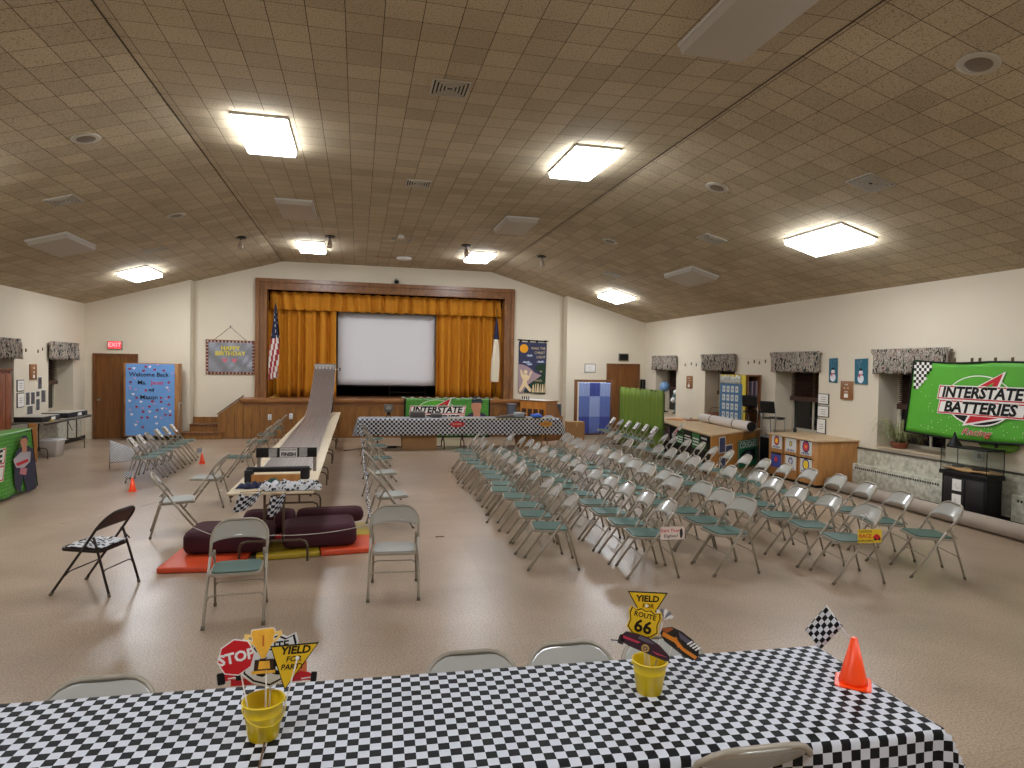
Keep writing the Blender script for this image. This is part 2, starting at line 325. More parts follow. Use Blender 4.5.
# windows
GLASS=mat('night_glass',(14,14,18),.08,spec=.6); SASH=mat('cream_sash',(196,186,166),.5); BLIND=wood('blind_wood',(52,28,20),(78,44,30),.45,(2,2,9))
SILLM=mat('sill_paint',(196,176,148),.55)
k=0
for side,wins in ((1,WR),(-1,WL)):
    for a,b in wins:
        k+=1; xo=(XR if side>0 else XL); f=lambda d: xo+side*d
        def bx(m,d0,d1,y0,y1,z0,z1,mi=0):
            x0,x1=sorted((f(d0),f(d1))); m.box(x0,x1,y0,y1,z0,z1,mi)
        m=MB(); w=.06
        bx(m,.40,.46,a,a+w,.78,2.32); bx(m,.40,.46,b-w,b,.78,2.32); bx(m,.40,.46,a+w,b-w,.78,.78+w); bx(m,.40,.46,a+w,b-w,2.26,2.32); bx(m,.41,.45,(a+b)/2-.02,(a+b)/2+.02,.84,2.26)
        o=m.build('window_%d'%k,SASH,kind='structure')
        m=MB(); bx(m,.43,.44,a+w,b-w,.84,2.26); m.build('pane',GLASS,o)
        m=MB(); bx(m,-.03,.40,a+.001,b-.001,.755,.785); m.build('sill',SILLM,o)
        m=MB(); bot=1.46
        n=int((2.28-bot)/.036)
        for i in range(n):
            z=bot+.06+i*.036
            x=f(.33); 
            m.at(x,0,z,ry=side*-.5); m.box(-.022,.022,a+.09,b-.09,-.0015,.0015)
        m.at()
        o=m.build('venetian_blind',BLIND,None,'dark wooden slat blind half lowered in the '+['fish tank','third','second','corner','near','far'][k-1]+(' window of the right wall','' )[side<0]+(' window of the left wall' if side<0 else ''),'blind','wooden window blinds')
        m=MB(); bx(m,.30,.36,a+.08,b-.08,bot-.05,bot+.04); m.build('bottom_rail',BLIND,o)
        m=MB(); bx(m,.30,.36,a+.08,b-.08,2.26,2.32); m.build('head_rail',BLIND,o)
        # valance
        y0,y1=a-.09,b+.09
        def vf(u,v,y0=y0,y1=y1,side=side,xo=xo,k=k):
            y=y0+(y1-y0)*u; am=.018+.030*(1-v)
            d=am*math.sin(u*74+k+1.5*math.sin(u*17))+.012*math.sin(u*23+k*2)
            if v>.86: d=.02*math.sin(u*90)
            return (xo-side*(.07+d),y,2.005+.405*v+.012*math.sin(u*31+k)*(1-v))
        m=MB(); m.grid(vf,96,8); 
        o=m.build('valance',FLORAL,None,'gathered floral valance over the '+['fish tank window of the right wall','middle right window, beside the snowman pictures','right window behind the blue word board','right corner window above the globe','near left window above the wooden cabinet','far left window beside the corner door'][k-1],'valance','floral window valances',solid=.012)
        m=MB(); xs=sorted((xo,xo-side*.06)); m.tube([(xo-side*.05,y0-.02,2.37),(xo-side*.05,y1+.02,2.37)],.012); m.build('curtain_rod',OAKD,o)
# doors
def door(name,x0,x1,z1,hs):
    m=MB(); y=YA; m.box(x0,x0+.07,y-.05,y,0,z1); m.box(x1-.07,x1,y-.05,y,0,z1); m.box(x0+.07,x1-.07,y-.05,y,z1-.07,z1)
    o=m.build(name,OAKD,kind='structure')
    m=MB(); m.box(x0+.07,x1-.07,y-.025,y,0.005,z1-.07); m.build('door_panel',DOORW,o)
    m=MB(); hx=x0+.15 if hs<0 else x1-.15
    m.at(hx,y-.025,1.0,rx=HX); m.lathe([(.03,0),(.03,.008),(.012,.012),(.012,.04),(.028,.05),(.03,.065),(.02,.08)],16); m.build('door_knob',CHROME,o)
door('door_1',-6.56,-5.52,2.18,-1); door('door_2',7.32,8.39,2.17,1)
# baseboards + wainscot ledges
BB=mat('black_cove_base',(34,30,28),.5)
m=MB(); m.box(XL,XL+.012,YB,YA,0,.1); m.build('baseboard_left',BB,kind='structure')
m=MB(); m.box(XR-.012,XR,YB,YA,0,.1); m.build('baseboard_right',BB,kind='structure')
m=MB(); m.box(-5.5,-4.5,YA-.012,YA,0,.1); m.box(6.05,7.31,YA-.012,YA,0,.1); m.box(8.40,XR-.013,YA-.012,YA,0,.1); m.build('baseboard_front',BB,kind='structure')
m=MB(); m.box(XR-.03,XR,4,9.80,.1,.69); m.build('trim_2',MARBLE,kind='structure')
m=MB(); m.box(XR-.045,XR,4,9.80,.69,.715); m.build('trim_3',mat('dado_line',(84,78,68),.5),kind='structure')
m=MB(); m.box(XL,XL+.03,13.2,18.4,.1,.69); m.build('trim_4',MARBLE,kind='structure')
# radiator covers
for y0,y1,lb in ((7.95,9.78,'long mottled convector cover on the right wall left of the fish tank'),(5.2,6.9,'mottled convector cover on the right wall right of the fish tank')):
    m=MB(); m.box(XR-.12,XR-.031,y0,y1,.08,.43,0,.008)
    o=m.build('radiator_cover',MARBLE,None,lb,'radiator')
    m=MB(); n=int((y1-y0-.1)/.045)
    for i in range(n): m.box(XR-.123,XR-.119,y0+.06+i*.045,y0+.085+i*.045,.345,.375)
    m.build('grille',BLACK,o)
# ------------------------------------------------------------------ ceiling things
DIFF=emit('lit_diffuser',(242,248,255),LAMP); UNL=mat('unlit_diffuser',(176,166,152),.45); HOUS=mat('fixture_housing',(200,196,188),.5)
al=math.atan(.2913); ar=math.atan(.2876)
def fixture(x,y,lit,lb):
    t=thing('ceiling_light',lb,'ceiling light',(x,y,zc(x)),0,'fluorescent ceiling fixtures')
    if x<-2.05: t.rotation_euler=(0,-al,0)
    elif x>3.81: t.rotation_euler=(0,ar,0)
    m=MB(); m.box(-.31,.31,-.61,.61,-.03,0); m.build('housing',HOUS,t)
    m=MB(); P=[(-.30,-.60,-.03),(.30,-.60,-.03),(.30,.60,-.03),(-.30,.60,-.03)]; Q=[(-.285,-.585,-.095),(.285,-.585,-.095),(.285,.585,-.095),(-.285,.585,-.095)]
    m.hexa(Q+P); m.build('diffuser',DIFF if lit else UNL,t)
fixture(-1.12,8.52,1,'lit fluorescent fixture on flat ceiling, larger left one before the stage')
fixture(2.92,8.45,1,'lit fluorescent fixture on flat ceiling, larger right one above the chairs')
fixture(-1.10,16.25,1,'small lit fixture above the left stage curtain'); fixture(2.95,16.35,1,'small lit fixture above the right stage curtain')
fixture(-4.80,16.35,1,'lit fixture on the left ceiling slope toward the corner door'); fixture(6.68,8.33,1,'large lit fixture on the right ceiling slope')
fixture(6.69,16.45,1,'small lit fixture on the right slope near the divider wall')
fixture(2.95,4.62,0,'unlit fixture on flat ceiling cut by the top edge of the picture'); fixture(-1.10,12.38,0,'unlit fixture between the two lit left ceiling fixtures')
fixture(2.95,12.48,0,'unlit fixture between the two lit fixtures right of centre'); fixture(-4.88,12.55,0,'unlit fixture on the left ceiling slope with reddish glint'); fixture(6.67,12.4,0,'unlit fixture on the right ceiling slope')
for x,y in ((-4.8,8.4),(-1.1,.6),(2.92,.6),(6.68,.6),(-4.8,.6)): fixture(x,y,1,'lit ceiling fixture outside the picture')
VENT=mat('vent_metal',(180,172,156),.5); VD=mat('vent_dark',(22,18,15),.8)
def vent(x,y,lb,s=.19):
    t=thing('ceiling_vent',lb,'vent',(x,y,zc(x)),0,'square ceiling vents')
    if x<-2.05: t.rotation_euler=(0,-al,0)
    elif x>3.81: t.rotation_euler=(0,ar,0)
    m=MB(); m.box(-s+.02,s-.02,-s+.02,s-.02,-.004,-.001); m.build('backing',VD,t)
    m=MB()
    for q in range(5):
        a=s-q*.036; b=a-.018
        z0,z1=(-.014,0) if q==0 else (-.016,-.004)
        m.box(-a,a,-a,-b,z0,z1); m.box(-a,a,b,a,z0,z1); m.box(-a,-b,-b,b,z0,z1); m.box(b,a,-b,b,z0,z1)
    m.build('louvre',VENT,t)
vent(.87,6.64,'square louvred vent in flat ceiling, nearest one'); vent(.87,10.2,'square louvred vent in flat ceiling farther toward the stage')
vent(5.80,6.55,'square louvred vent on the right slope nearest the camera'); vent(5.79,10.07,'louvred vent on the right slope above the unlit fixture')
vent(-4.03,10.4,'louvred vent on the left slope above the unlit fixture'); vent(-3.99,14.5,'small louvred vent on the left slope near the stage'); vent(5.78,14.5,'small louvred vent on the right slope near the stage')
SPK=mat('speaker_grille',(120,108,92),.5,.3)
for x,y,lb in ((-3.03,8.40,'round ceiling speaker on the left slope, near one'),(-3.06,12.3,'small round ceiling speaker on the left slope, far one'),(4.825,4.336,'round ceiling speaker in the upper right corner'),(4.77,8.19,'round ceiling speaker beside the lit right fixture'),(4.79,12.17,'small round ceiling speaker on the far right slope')):
    t=thing('ceiling_speaker',lb,'speaker',(x,y,zc(x)),0,'round ceiling speakers'); t.rotation_euler=(0,-al if x<0 else ar,0)
    m=MB(); m.lathe([(.15,0),(.155,-.008),(.145,-.014),(.11,-.016)][::-1],32); m.build('rim',VENT,t)
    m=MB(); m.lathe([(.0,-.022),(.08,-.020),(.11,-.014),(.11,-.003)],32); m.build('grille',SPK,t)
BULB=mat('spot_shell',(196,178,160),.4)
for x,y,lb in ((-2.46,15.0,'small spotlight on the left slope aimed at the stage'),(-.63,14.92,'small spotlight beside the left far fixture'),(2.39,15.02,'small spotlight beside the right far fixture'),(4.25,15.16,'small spotlight on the right slope aimed at the stage')):
    t=thing('ceiling_spotlight',lb,'spotlight',(x,y,zc(x)),0,'stage spotlights')
    m=MB(); m.lathe([(.11,-.03),(.11,.0)],20); m.tube([(0,0,-.02),(0,0,-.08)],.012); m.build('mount',BLACK,t)
    m=MB(); m.at(0,0,-.08,rx=-.45); m.lathe([(.055,-.2),(.06,-.17),(.045,-.08),(.03,-.02),(.02,0)],16); m.build('lamp_shell',BULB,t)
t=thing('ceiling_sensor','small white ceiling device with side arms above the screen','sensor',(.865,14.3,4.8))
m=MB(); m.lathe([(.06,-.07),(.07,-.03),(.05,0)],16); m.build('body',WHITEP,t); m=MB(); m.tube([(-.2,0,-.11),(-.08,0,-.05),(.08,0,-.05),(.2,0,-.11)],.008); m.box(-.21,-.12,-.02,.02,-.13,-.09); m.box(.12,.21,-.02,.02,-.13,-.09); m.build('arm',CHROME,t)
t=thing('access_point','round white ceiling device trailing a thin cable','access point',(1.13,17.3,4.8))
m=MB(); m.lathe([(.14,-.05),(.19,-.03),(.19,0)],24); m.build('body',WHITEP,t); m=MB(); m.tube([(-.18,0,-.02),(-.4,-.05,-.015),(-.55,.05,-.01),(-.75,0,-.005)],.006); m.build('cable',mat('brown_cable',(110,70,46),.6),t)
# ------------------------------------------------------------------ stage
FY=18.40
m=MB(); xs=-2.93; i=0
m.box(-2.93,4.75,FY,YF,0,.85)
w=.21
n=int((4.75+2.93)/w)
for i in range(n):
    m.box(-2.93+i*w+.010,-2.93+(i+1)*w-.010,FY-.012,FY,.02,.85)
t=m.build('stage',OAK,None,'wood-panelled stage front running below the curtains','stage')
m=MB(); m.box(-2.95,4.77,FY-.02,YF-.02,.85,.96); m.build('fascia_band',OAKH,t)
m=MB(); m.box(-3.0,4.82,FY-.07,YF-.02,.96,1.07,0,.012); m.build('stage_ledge',OAKH,t)
m=MB(); m.box(-2.42,4.16,YF-.02,YF+2.38,.96,1.07); m.build('floor_stage',OAKD,kind='structure')
# wing wall and steps
m=MB(); m.at(0,FY,0,rx=HX); m.prism([(-3.55,0),(-2.935,0),(-2.935,1.10),(-3.55,.64)],-.06,0)
for i in range(3): m.prism([(-3.54+i*.2,.02),(-3.35+i*.2,.02),(-3.35+i*.2,.62+(i+.95)*.145),(-3.54+i*.2,.62+i*.148)],0,.012)
t=m.build('stair_wing',OAK,None,'sloping wood side panel beside the stage steps','stair panel')
m=MB(); m.at(0,FY,0,rx=HX); m.prism([(-3.57,.64),(-2.93,1.12),(-2.93,1.15),(-3.57,.67)],-.08,.03); m.build('cap_rail',OAKD,t)
t=thing('stage_steps','low wooden steps left of the stage front','steps',(-3.97,18.4,0))
m=MB(); m.box(-.43,.52,-.12,.2,0,.15); m.box(-.31,.41,.2,.62,0,.34); m.build('riser',OAK,t)
m=MB(); m.box(-.46,.54,-.15,.2,.15,.185,0,.006); m.build('tread',OAKD,t); m=MB(); m.box(-.31,.42,.17,.62,.34,.375,0,.006); m.build('tread',OAKD,t)
m=MB(); m.box(-.31,.41,.59,.62,.375,.53); m.build('back_skirting',OAK,t)
t=thing('handrail','thin metal handrail left of the stage steps','handrail',(-4.41,18.08,0))
m=MB(); m.tube([(0,.0,0),(0,.0,.92),(-.005,.02,.95),(-.01,.55,.95)],.014); m.build('rail',CHROME,t)
# proscenium frame
m=MB()
for q,(w0,w1,d) in enumerate(((0,.10,.12),(.10,.22,.08),(.22,.30,.14))):
    xa,xb,zt=-2.73+w0,4.49-w0,4.31-w0; ya=YF-d
    m.box(xa,-2.73+w1,ya,YF,1.07,4.31-w0); m.box(4.49-w1,xb,ya,YF,1.07,4.31-w0); m.box(-2.73+w1,4.49-w1,ya,YF,4.31-w1,zt)
m.box(-2.44,-2.43,YF,YF+.25,1.07,4.01); m.box(4.19,4.2,YF,YF+.25,1.07,4.01)
m.build('proscenium_frame',wood('mahogany_frame',(112,70,36),(144,96,52),.35,(5,5,.8)),None,'wide moulded wooden frame around the stage opening','stage frame')
# curtains
AMB=mat('amber_curtain',(196,126,12),.8)
def drape(name,x0,x1,z0,z1,y,folds,am,lb,cat,seed):
    rnd=random.Random(seed); ph=[rnd.uniform(0,6.28) for _ in range(4)]
    def fn(u,v):
        x=x0+(x1-x0)*u
        d=am*(math.sin(u*folds*2*PI+1.2*math.sin(u*9+ph[0]))+.5*math.sin(u*folds*4.7+ph[1])+.35*math.sin(u*folds*11+ph[2]))
        return (x+.02*math.sin(v*3+u*20)*(1-v),y+d*(.75+.35*(1-v)),z0+(z1-z0)*v+.01*math.sin(u*folds*6))
    m=MB(); m.grid(fn,int(folds*14),10); return m.build(name,AMB,None,lb,cat,'gold stage drapery',solid=.01)
drape('stage_curtain',-2.60,-.62,1.08,3.75,19.42,8,.085,'gold stage curtain left of the projection screen','curtain',1)
drape('stage_curtain',2.24,4.25,1.08,3.75,19.42,8,.085,'gold stage curtain right of the projection screen','curtain',2)
drape('stage_valance',-2.41,4.14,3.50,3.995,19.26,24,.055,'gold pleated valance across the top of the stage','valance',3)
t=thing('projection_screen','large white projection screen hanging on the stage','screen',(.84,19.60,1.36))
m=MB(); m.grid(lambda u,v:(-1.42+2.84*u,.01*math.sin(u*5)*v,.04+2.12*v),12,10); m.build('screen_surface',mat('screen_white',(226,224,226),.7),t,solid=.004)
m=MB(); m.tube([(-1.44,0,.03),(1.44,0,.03)],.025); m.build('bottom_bar',BLACK,t)
m=MB(); m.box(-1.46,-1.42,-.005,.005,.04,2.2); m.box(1.42,1.46,-.005,.005,.04,2.2); m.build('black_edge',BLACK,t)
t=thing('storage_rack','dark rack glimpsed below the projection screen','rack',(1.5,20.6,1.07))
m=MB()
for x in (-.55,.55): m.box(x-.02,x+.02,-.2,.2,0,.55)
for z in (.1,.3,.5): m.box(-.55,.55,-.2,.2,z-.015,z+.015)
m.build('frame',mat('rack_brown',(70,44,34),.6),t)
# flags
t=thing('american_flag','furled red white and blue flag on pole left of the stage opening','flag',(-2.19,18.78,1.07))
m=MB(); m.lathe([(.16,0),(.16,.02),(.05,.05),(.03,.09)],20); m.build('base',mat('brass',(170,130,60),.3,.8),t)
m=MB(); m.tube([(0,0,.05),(0,0,2.56)],.014); m.ball((0,0,2.60),.03); m.build('pole',mat('brass',(1,1,1)),t)
m=MB()
def fl(u,v):
    a=u*2*PI*.9; z=2.52-2.05*v*(1-.10*abs(u-.5)); w=.02+.125*min(1,v*1.6)*(1-.25*v)
    return (w*math.cos(a)*(1+.25*math.sin(3*a+v*5))-.03*v,w*.8*math.sin(a)*(1+.25*math.sin(3*a)),z)
m.grid(fl,24,26)
for i in range(len(m.f)):
    u=i//26; v=i%26; m.m[i]=0 if v<12 and (u*5+v*3)%11!=0 else (1 if (v<12) else (2 if (u+v//2)//2%2 else 1))
m.build('flag_cloth',[mat('flag_navy',(24,28,60),.8),mat('flag_white',(214,206,196),.8),mat('flag_red',(150,30,40),.8)],t)
t=thing('church_flag','furled white and dark blue flag on pole right of the stage opening','flag',(3.93,18.80,1.07))
m=MB(); m.lathe([(.16,0),(.16,.02),(.05,.05),(.03,.09)],20); m.build('base',_M['brass'],t)
m=MB(); m.tube([(0,0,.05),(0,0,2.56)],.014); m.ball((0,0,2.60),.03); m.build('pole',_M['brass'],t)
m=MB()
def fl2(u,v):
    a=u*2*PI*.9; w=.02+.13*min(1,v*1.5)*(1-.3*v)
    return (w*math.cos(a)*(1+.2*math.sin(3*a+v*4))-.03*v,w*.8*math.sin(a)*(1+.2*math.sin(2*a)),2.35-1.85*v)
m.grid(fl2,22,24)
for i in range(len(m.f)): m.m[i]=0 if i%24<8 else 1
m.build('flag_cloth',[_M['flag_navy'],mat('flag_cream',(216,202,176),.8)],t)
# camera box on wall, outlets
m=MB(); m.box(.98,1.10,YF-.09,YF,4.33,4.42,0,.01); t=m.build('wall_camera',BLACK,None,'small black box on the wall above the stage frame','camera')
m=MB(); m.box(1.0,1.08,YF-.06,YF-.001,4.42,4.47,0,.005); m.build('bracket',CHROME,t)
for x,z,lb in ((-2.27,.57,'white outlet plate on the stage front, left one'),(-1.735,.59,'white outlet plate on the stage front nearest the ramp')):
    m=MB(); m.box(x-.045,x+.045,FY-.022,FY-.013,z-.075,z+.075,0,.003); t=m.build('wall_outlet',WHITEP,None,lb,'outlet','stage outlets')
    m=MB(); m.box(x-.016,x+.016,FY-.025,FY-.0215,z+.015,z+.045); m.box(x-.016,x+.016,FY-.025,FY-.0215,z-.045,z-.015); m.build('socket',mat('socket_grey',(150,146,138),.5),t)
# exit sign
t=thing('exit_sign','lit red EXIT sign above the left corner door','sign',(-6.055,YA-.03,2.40))
m=MB(); m.box(-.17,.17,-.02,.03,-.10,.10,0,.006); m.build('case',mat('sign_case',(130,120,104),.5),t)
m=MB(); m.box(-.145,.145,-.026,-.0205,-.08,.08); m.build('face',emit('exit_red',(255,40,50),1.6),t)
m=MB(); m.at(0,-.027,0,rx=HX); m.text('EXIT',.15,0,bold=.012); m.build('lettering',emit('exit_letters',(255,120,120),1.2),t)
m=MB(); m.box(7.70,8.02,YA-.03,YA,2.255,2.48,0,.004); t=m.build('wall_speaker',mat('speaker_frame',(120,112,96),.5),None,'black rectangular speaker grille above the right corner door','speaker')
m=MB(); m.box(7.725,7.995,YA-.034,YA-.0305,2.28,2.455); m.build('grille',BLACK,t)
m=MB(); m.box(8.425,8.545,YA-.12,YA,1.42,1.70,0,.008); t=m.build('wall_telephone',BLACK,None,'black wall phone beside the right corner door','telephone')
m=MB(); m.box(8.44,8.475,YA-.15,YA-.1205,1.44,1.68,0,.008); m.build('handset',mat('dark_grey',(50,48,46),.5),t)
# framed paper
m=MB(); m.box(6.62,6.965,YA-.02,YA,1.89,2.15); t=m.build('picture_frame',mat('grey_frame',(130,124,116),.5),None,'small thin-framed notice above the blue curtain divider','picture')
m=MB(); m.box(6.64,6.945,YA-.023,YA-.0205,1.91,2.13); m.at(0,YA-.024,0,rx=HX)
for i in range(4): m.box(6.70+.02*(i%2),6.88-.02*(i%3),1.95+i*.042,1.955+i*.042,0,.0005,1)
m.build('notice',[WHITE,mat('faint_text',(150,146,150),.7)],t)
# happy birthday poster
t=thing('wall_poster','framed grey poster with yellow happy birthday lettering on front wall','poster',(-3.36,YF-.03,2.14))
m=MB(); m.at(rx=HX); m.prism([(-.625,.475),(-.62,-.46),(.62,-.455),(.615,.46)],-.028,0); m.build('frame',OAKD,t)
m=MB(); m.at(rx=HX); 
for i in range(26):
    for zz in (-.425,.425): m.box(-.59+i*.0455,-.59+(i+.55)*.0455,zz-.025,zz+.025,.001,.004,0 if i%2 else 1)
for i in range(18):
    for xx in (-.585,.575): m.box(xx-.025,xx+.025,-.40+i*.0455,-.40+(i+.55)*.0455,.001,.004,0 if i%2 else 1)
m.build('border_strip',[mat('dark_red',(120,20,36),.6),mat('strip_cream',(196,180,170),.6)],t)
m=MB(); m.at(rx=HX)
m.grid(lambda u,v:(-.55+1.1*u,-.39+.79*v,.012+.004*math.sin(u*14+v*9)+.003*math.sin(u*31-v*17)),30,20); m.build('foil',mat('grey_foil',(150,152,160),.28,.55),t)
m=MB(); m.at(rx=HX); m.text('HAPPY',.16,0,.002,.02,z=.024,y=.24); m.text('BIRTHDAY',.16,0,.002,.02,z=.024,y=.10); m.build('lettering',mat('yellow_letter',(226,206,60),.5),t)
m=MB(); m.at(rx=HX); m.prism(heart(-.14,-.08,.07),.02,.024); m.prism(heart(.10,-.08,.07),.02,.024); m.build('heart_print',mat('pink_heart',(214,110,124),.6),t)
m=MB(); m.tube([(-.42,.02,.47),(-.01,.02,.82),(.40,.02,.46)],.005,6); m.box(-.02,.0,.0,.028,.81,.86); m.build('hanging_wire',mat('wire',(90,84,76),.5,.5),t)
# right cloth banner
t=thing('church_banner','tall felt banner with sun, hill and figure on front wall','banner',(5.10,YF-.025,2.0))
m=MB(); m.tube([(-.47,0,.83),(.47,0,.80)],.016); m.build('rod',BLACK,t)
m=MB(); m.at(rx=HX)
for x in (-.38,-.13,.12,.38): m.box(x-.03,x+.03,.76,.83,-.02,.018)
m.build('hanging_loop',BLACK,t)
m=MB(); m.at(rx=HX); z=.004
m.prism([(-.44,.77),(.43,.75),(.40,-.79),(-.44,-.74)],-.006,0,0)
m.prism(arc(-.28,.57,.13,0,360,24)[:-1],.001,z,1)
m.prism([(-.44,.08)]+arc(-.44,-.52,.62,88,38,8)+[(.28,-.23),(-.05,-.45),(-.2,-.55),(-.3,-.78),(-.44,-.74)],.001,z-.001,2)
m.prism([(.40,.12),(.41,.2),(.40,-.79),(-.02,-.77),(-.1,-.5),(.3,-.18),(.05,-.02),(.2,.12)],.001,z-.002,3)
m.prism([(-.44,-.45),(-.30,-.62),(-.05,-.76),(-.44,-.74)],.001,z-.0015,3)
for cx,cy,w in ((-.10,.36,.10),(-.20,.16,.13),(-.10,.10,.09),(.24,.18,.12)): m.prism([(cx-w,cy-.01),(cx-w*.5,cy+.04),(cx,cy+.02),(cx+w*.5,cy+.045),(cx+w,cy-.01),(cx,cy-.03)],z,z+.002,4)
m.prism([(-.39,-.08),(-.35,-.06),(-.27,-.25),(-.30,-.20),(-.18,-.20),(-.12,-.25),(-.06,-.10),(-.02,-.12),(-.12,-.36),(-.18,-.40),(-.16,-.50),(-.02,-.66),(-.07,-.74),(-.24,-.55),(-.38,-.74),(-.42,-.68),(-.32,-.48),(-.30,-.36),(-.36,-.25)],z,z+.003,5)
m.prism(arc(-.22,-.13,.06,0,360,16)[:-1],z+.001,z+.003,5)
for i in range(6): m.prism([(-.02+i*.075,-.74),(.01+i*.075,-.52+.03*(i%3)),(.04+i*.075,-.5+.03*(i%2)),(.05+i*.075,-.74)],z,z+.003,6 if i%2 else 5)
m.text('WALK THE',.105,6,.001,.01,z=z+.001,x=.16,y=.58,sx=.85); m.text('CHRIST',.105,6,.001,.01,z=z+.001,x=.21,y=.45,sx=.95); m.text('LIGHT',.105,6,.001,.01,z=z+.001,x=.25,y=.32,sx=.95)
m.text('as',.10,6,.001,.01,z=z+.002,x=.26,y=-.10); m.text('God\'s',.10,6,.001,.01,z=z+.002,x=.18,y=-.38)
m.build('banner_cloth',[mat('felt_navy',(54,56,84),.9),mat('felt_sun',(232,160,30),.9),mat('felt_mauve',(168,142,148),.9),mat('felt_green',(34,58,40),.9),mat('felt_cloud',(170,178,200),.9),mat('felt_cream',(232,206,160),.9),mat('felt_tan',(196,176,140),.9)],t)
# ------------------------------------------------------------------ folding chairs
def make_chair(seatmat, frame, panel, label, cat='chair', group=None, name='folding_chair'):
    t=thing(name,label,cat,(0,0,0),0,group)
    W=.212
    def side(z):      # x of the long side tube at height z
        return .25-.49*z/.715
    # front legs: long side tubes up to z=.46
    for s in (-1,1):
        m=MB(); m.tube([(.25,s*W*1.0,.02),(side(.46),s*W*.99,.46)],.0115,8); lg=m.build('leg',frame,t)
        m2=MB(); m2.tube([(.262,s*W,0),(.25-.01,s*W,.028)],.0145,8); m2.build('rubber_foot',RUBBER,lg)
    for s in (-1,1):
        m=MB(); m.tube([(-.25,s*.198,.02),(-.125,s*.188,.44),(-.105,s*.188,.50)],.0105,8); lg=m.build('leg',frame,t)
        m2=MB(); m2.tube([(-.254,s*.198,0),(-.245,s*.198,.028)],.0135,8); m2.build('rubber_foot',RUBBER,lg)
    # back frame arch
    def P(y,z,b=0): return (side(z)+b,y,z)
    pts=[P(-W*.99,.46),P(-W,.56)]
    for a in range(0,91,18): pts.append(P(-W+.13*(1-math.cos(R(a))),.585+.125*math.sin(R(a)),-.012*math.sin(R(a))))
    for a in range(90,-1,-18): pts.append(P(W-.13*(1-math.cos(R(a))),.585+.125*math.sin(R(a)),-.012*math.sin(R(a))))
    pts+= [P(W,.56),P(W*.99,.46)]
    m=MB(); m.tube(pts,.0115,8); m.build('back_frame',frame,t)
    # back panel (curved sheet between the tubes)
    def bp(u,v):
        y=(-1+2*u); 
        yy=y*W*.985
        ztop=.585+.125*math.sqrt(max(0,1-max(0,(abs(yy)-(W-.13))/.13)**2)) if abs(yy)>W-.13 else .71
        zb=.562+.018*(1-y*y)-.01*abs(y)**6
        z=zb+(max(ztop,zb+.004)-zb)*v
        bow=-.030*(1-y*y)
        return (side(z)+bow+.004,yy,z)
    m=MB(); m.grid(bp,16,6); m.build('backrest',panel,t,solid=.007)
    # seat
    poly=rrect(-.165,.205,-.188,.188,.055,4)
    m=MB(); m.at(0,0,.392,ry=-.03); m.prism(poly,-.022,.0); m.build('seat_frame',frame,t)
    poly2=rrect(-.155,.19,-.172,.172,.05,4)
    m=MB(); m.at(0,0,.3925,ry=-.03); m.prism(poly2,0,.009); m.build('seat',seatmat,t)
    # stretchers with bent ends
    def st(x0,x1,z,w,nm):
        m=MB(); xz=lambda zz:(x0+(x1-x0)*zz)
        m.tube([(xz(z-.035),-w,z-.035),(xz(z-.012),-w+.008,z-.012),(xz(z),-w+.035,z),(xz(z),w-.035,z),(xz(z-.012),w-.008,z-.012),(xz(z-.035),w,z-.035)],.006,6); m.build('stretcher',frame,t)
    st(.25,.25-.49/.715,.205,.205,'f'); st(-.25,-.25+.28,.22,.188,'r')
    # hinge braces
    for s in (-1,1):
        m=MB(); m.tube([(-.165,s*.197,.40),(side(.49)+.01,s*.197,.49)],.006,6); m.build('hinge_brace',frame,t)
    return t
ORD=['first','second','third','fourth','fifth','sixth','seventh','eighth','ninth','tenth','eleventh','twelfth','thirteenth','fourteenth','fifteenth','sixteenth']
HD=R(163)
chair_g=make_chair(GREEN,METALD,METAL,'x',group='audience folding chairs')
chair_w=make_chair(GREYSEAT,METALD,METAL,'x')
BROWNF=mat('dark_brown_frame',(46,36,32),.4,.3); BROWNP=mat('dark_brown_panel',(58,42,38),.55)
def place(proto,x,y,rz,label,group,first=[],z=0):
    if proto not in first:
        first.append(proto); proto.location=(x,y,z); proto.rotation_euler=(0,0,rz); proto['label']=label
        if group: proto['group']=group
        elif 'group' in proto: del proto['group']
        return proto
    r=dup(proto,(x,y,z),rz,label,group)
    if not group and 'group' in r: del r['group']
    return r
rows=[[(2.2,6.396),(2.205,6.955),(2.251,7.418),(2.239,7.95),(2.176,8.338),(2.27,8.84),(2.275,9.361),(2.285,9.773),(2.281,10.367),(2.239,10.75),(2.217,11.267),(2.296,11.95),(2.289,12.45)],
[(3.065,5.99),(3.057,6.458),(3.06,6.988),(3.069,7.48),(3.074,8.031),(3.044,8.53),(3.116,8.992),(3.127,9.45),(3.09,9.991),(3.08,10.5),(3.08,10.95),(3.08,11.4),(3.052,11.85),(2.95,12.38)],
[(3.903,5.99),(3.936,6.435),(3.95,6.89),(3.83,7.367),(3.95,7.823),(3.956,8.359),(3.946,8.79),(4.011,9.237),(4.037,9.699),(4.0,10.16),(4.03,10.648),(3.955,11.11),(4.011,11.56),(4.011,12.0),(4.107,12.48)],
[(4.943,5.48),(4.951,6.008),(4.902,6.47),(5.011,7.059),(5.131,7.545),(4.982,7.99),(4.911,8.446),(4.983,8.967),(5.046,9.427),(5.089,9.91),(5.082,10.37),(4.999,10.84),(4.944,11.31),(5.146,12.3),(5.18,12.79)],
[(5.875,5.434),(5.859,6.022),(5.918,6.585),(5.98,7.132),(5.956,7.64),(5.916,8.10),(5.899,8.56),(5.89,9.02),(5.931,9.553),(5.952,10.076),(6.071,10.69),(6.058,11.19),(6.009,11.63),(6.041,12.08),(5.998,12.559)]]
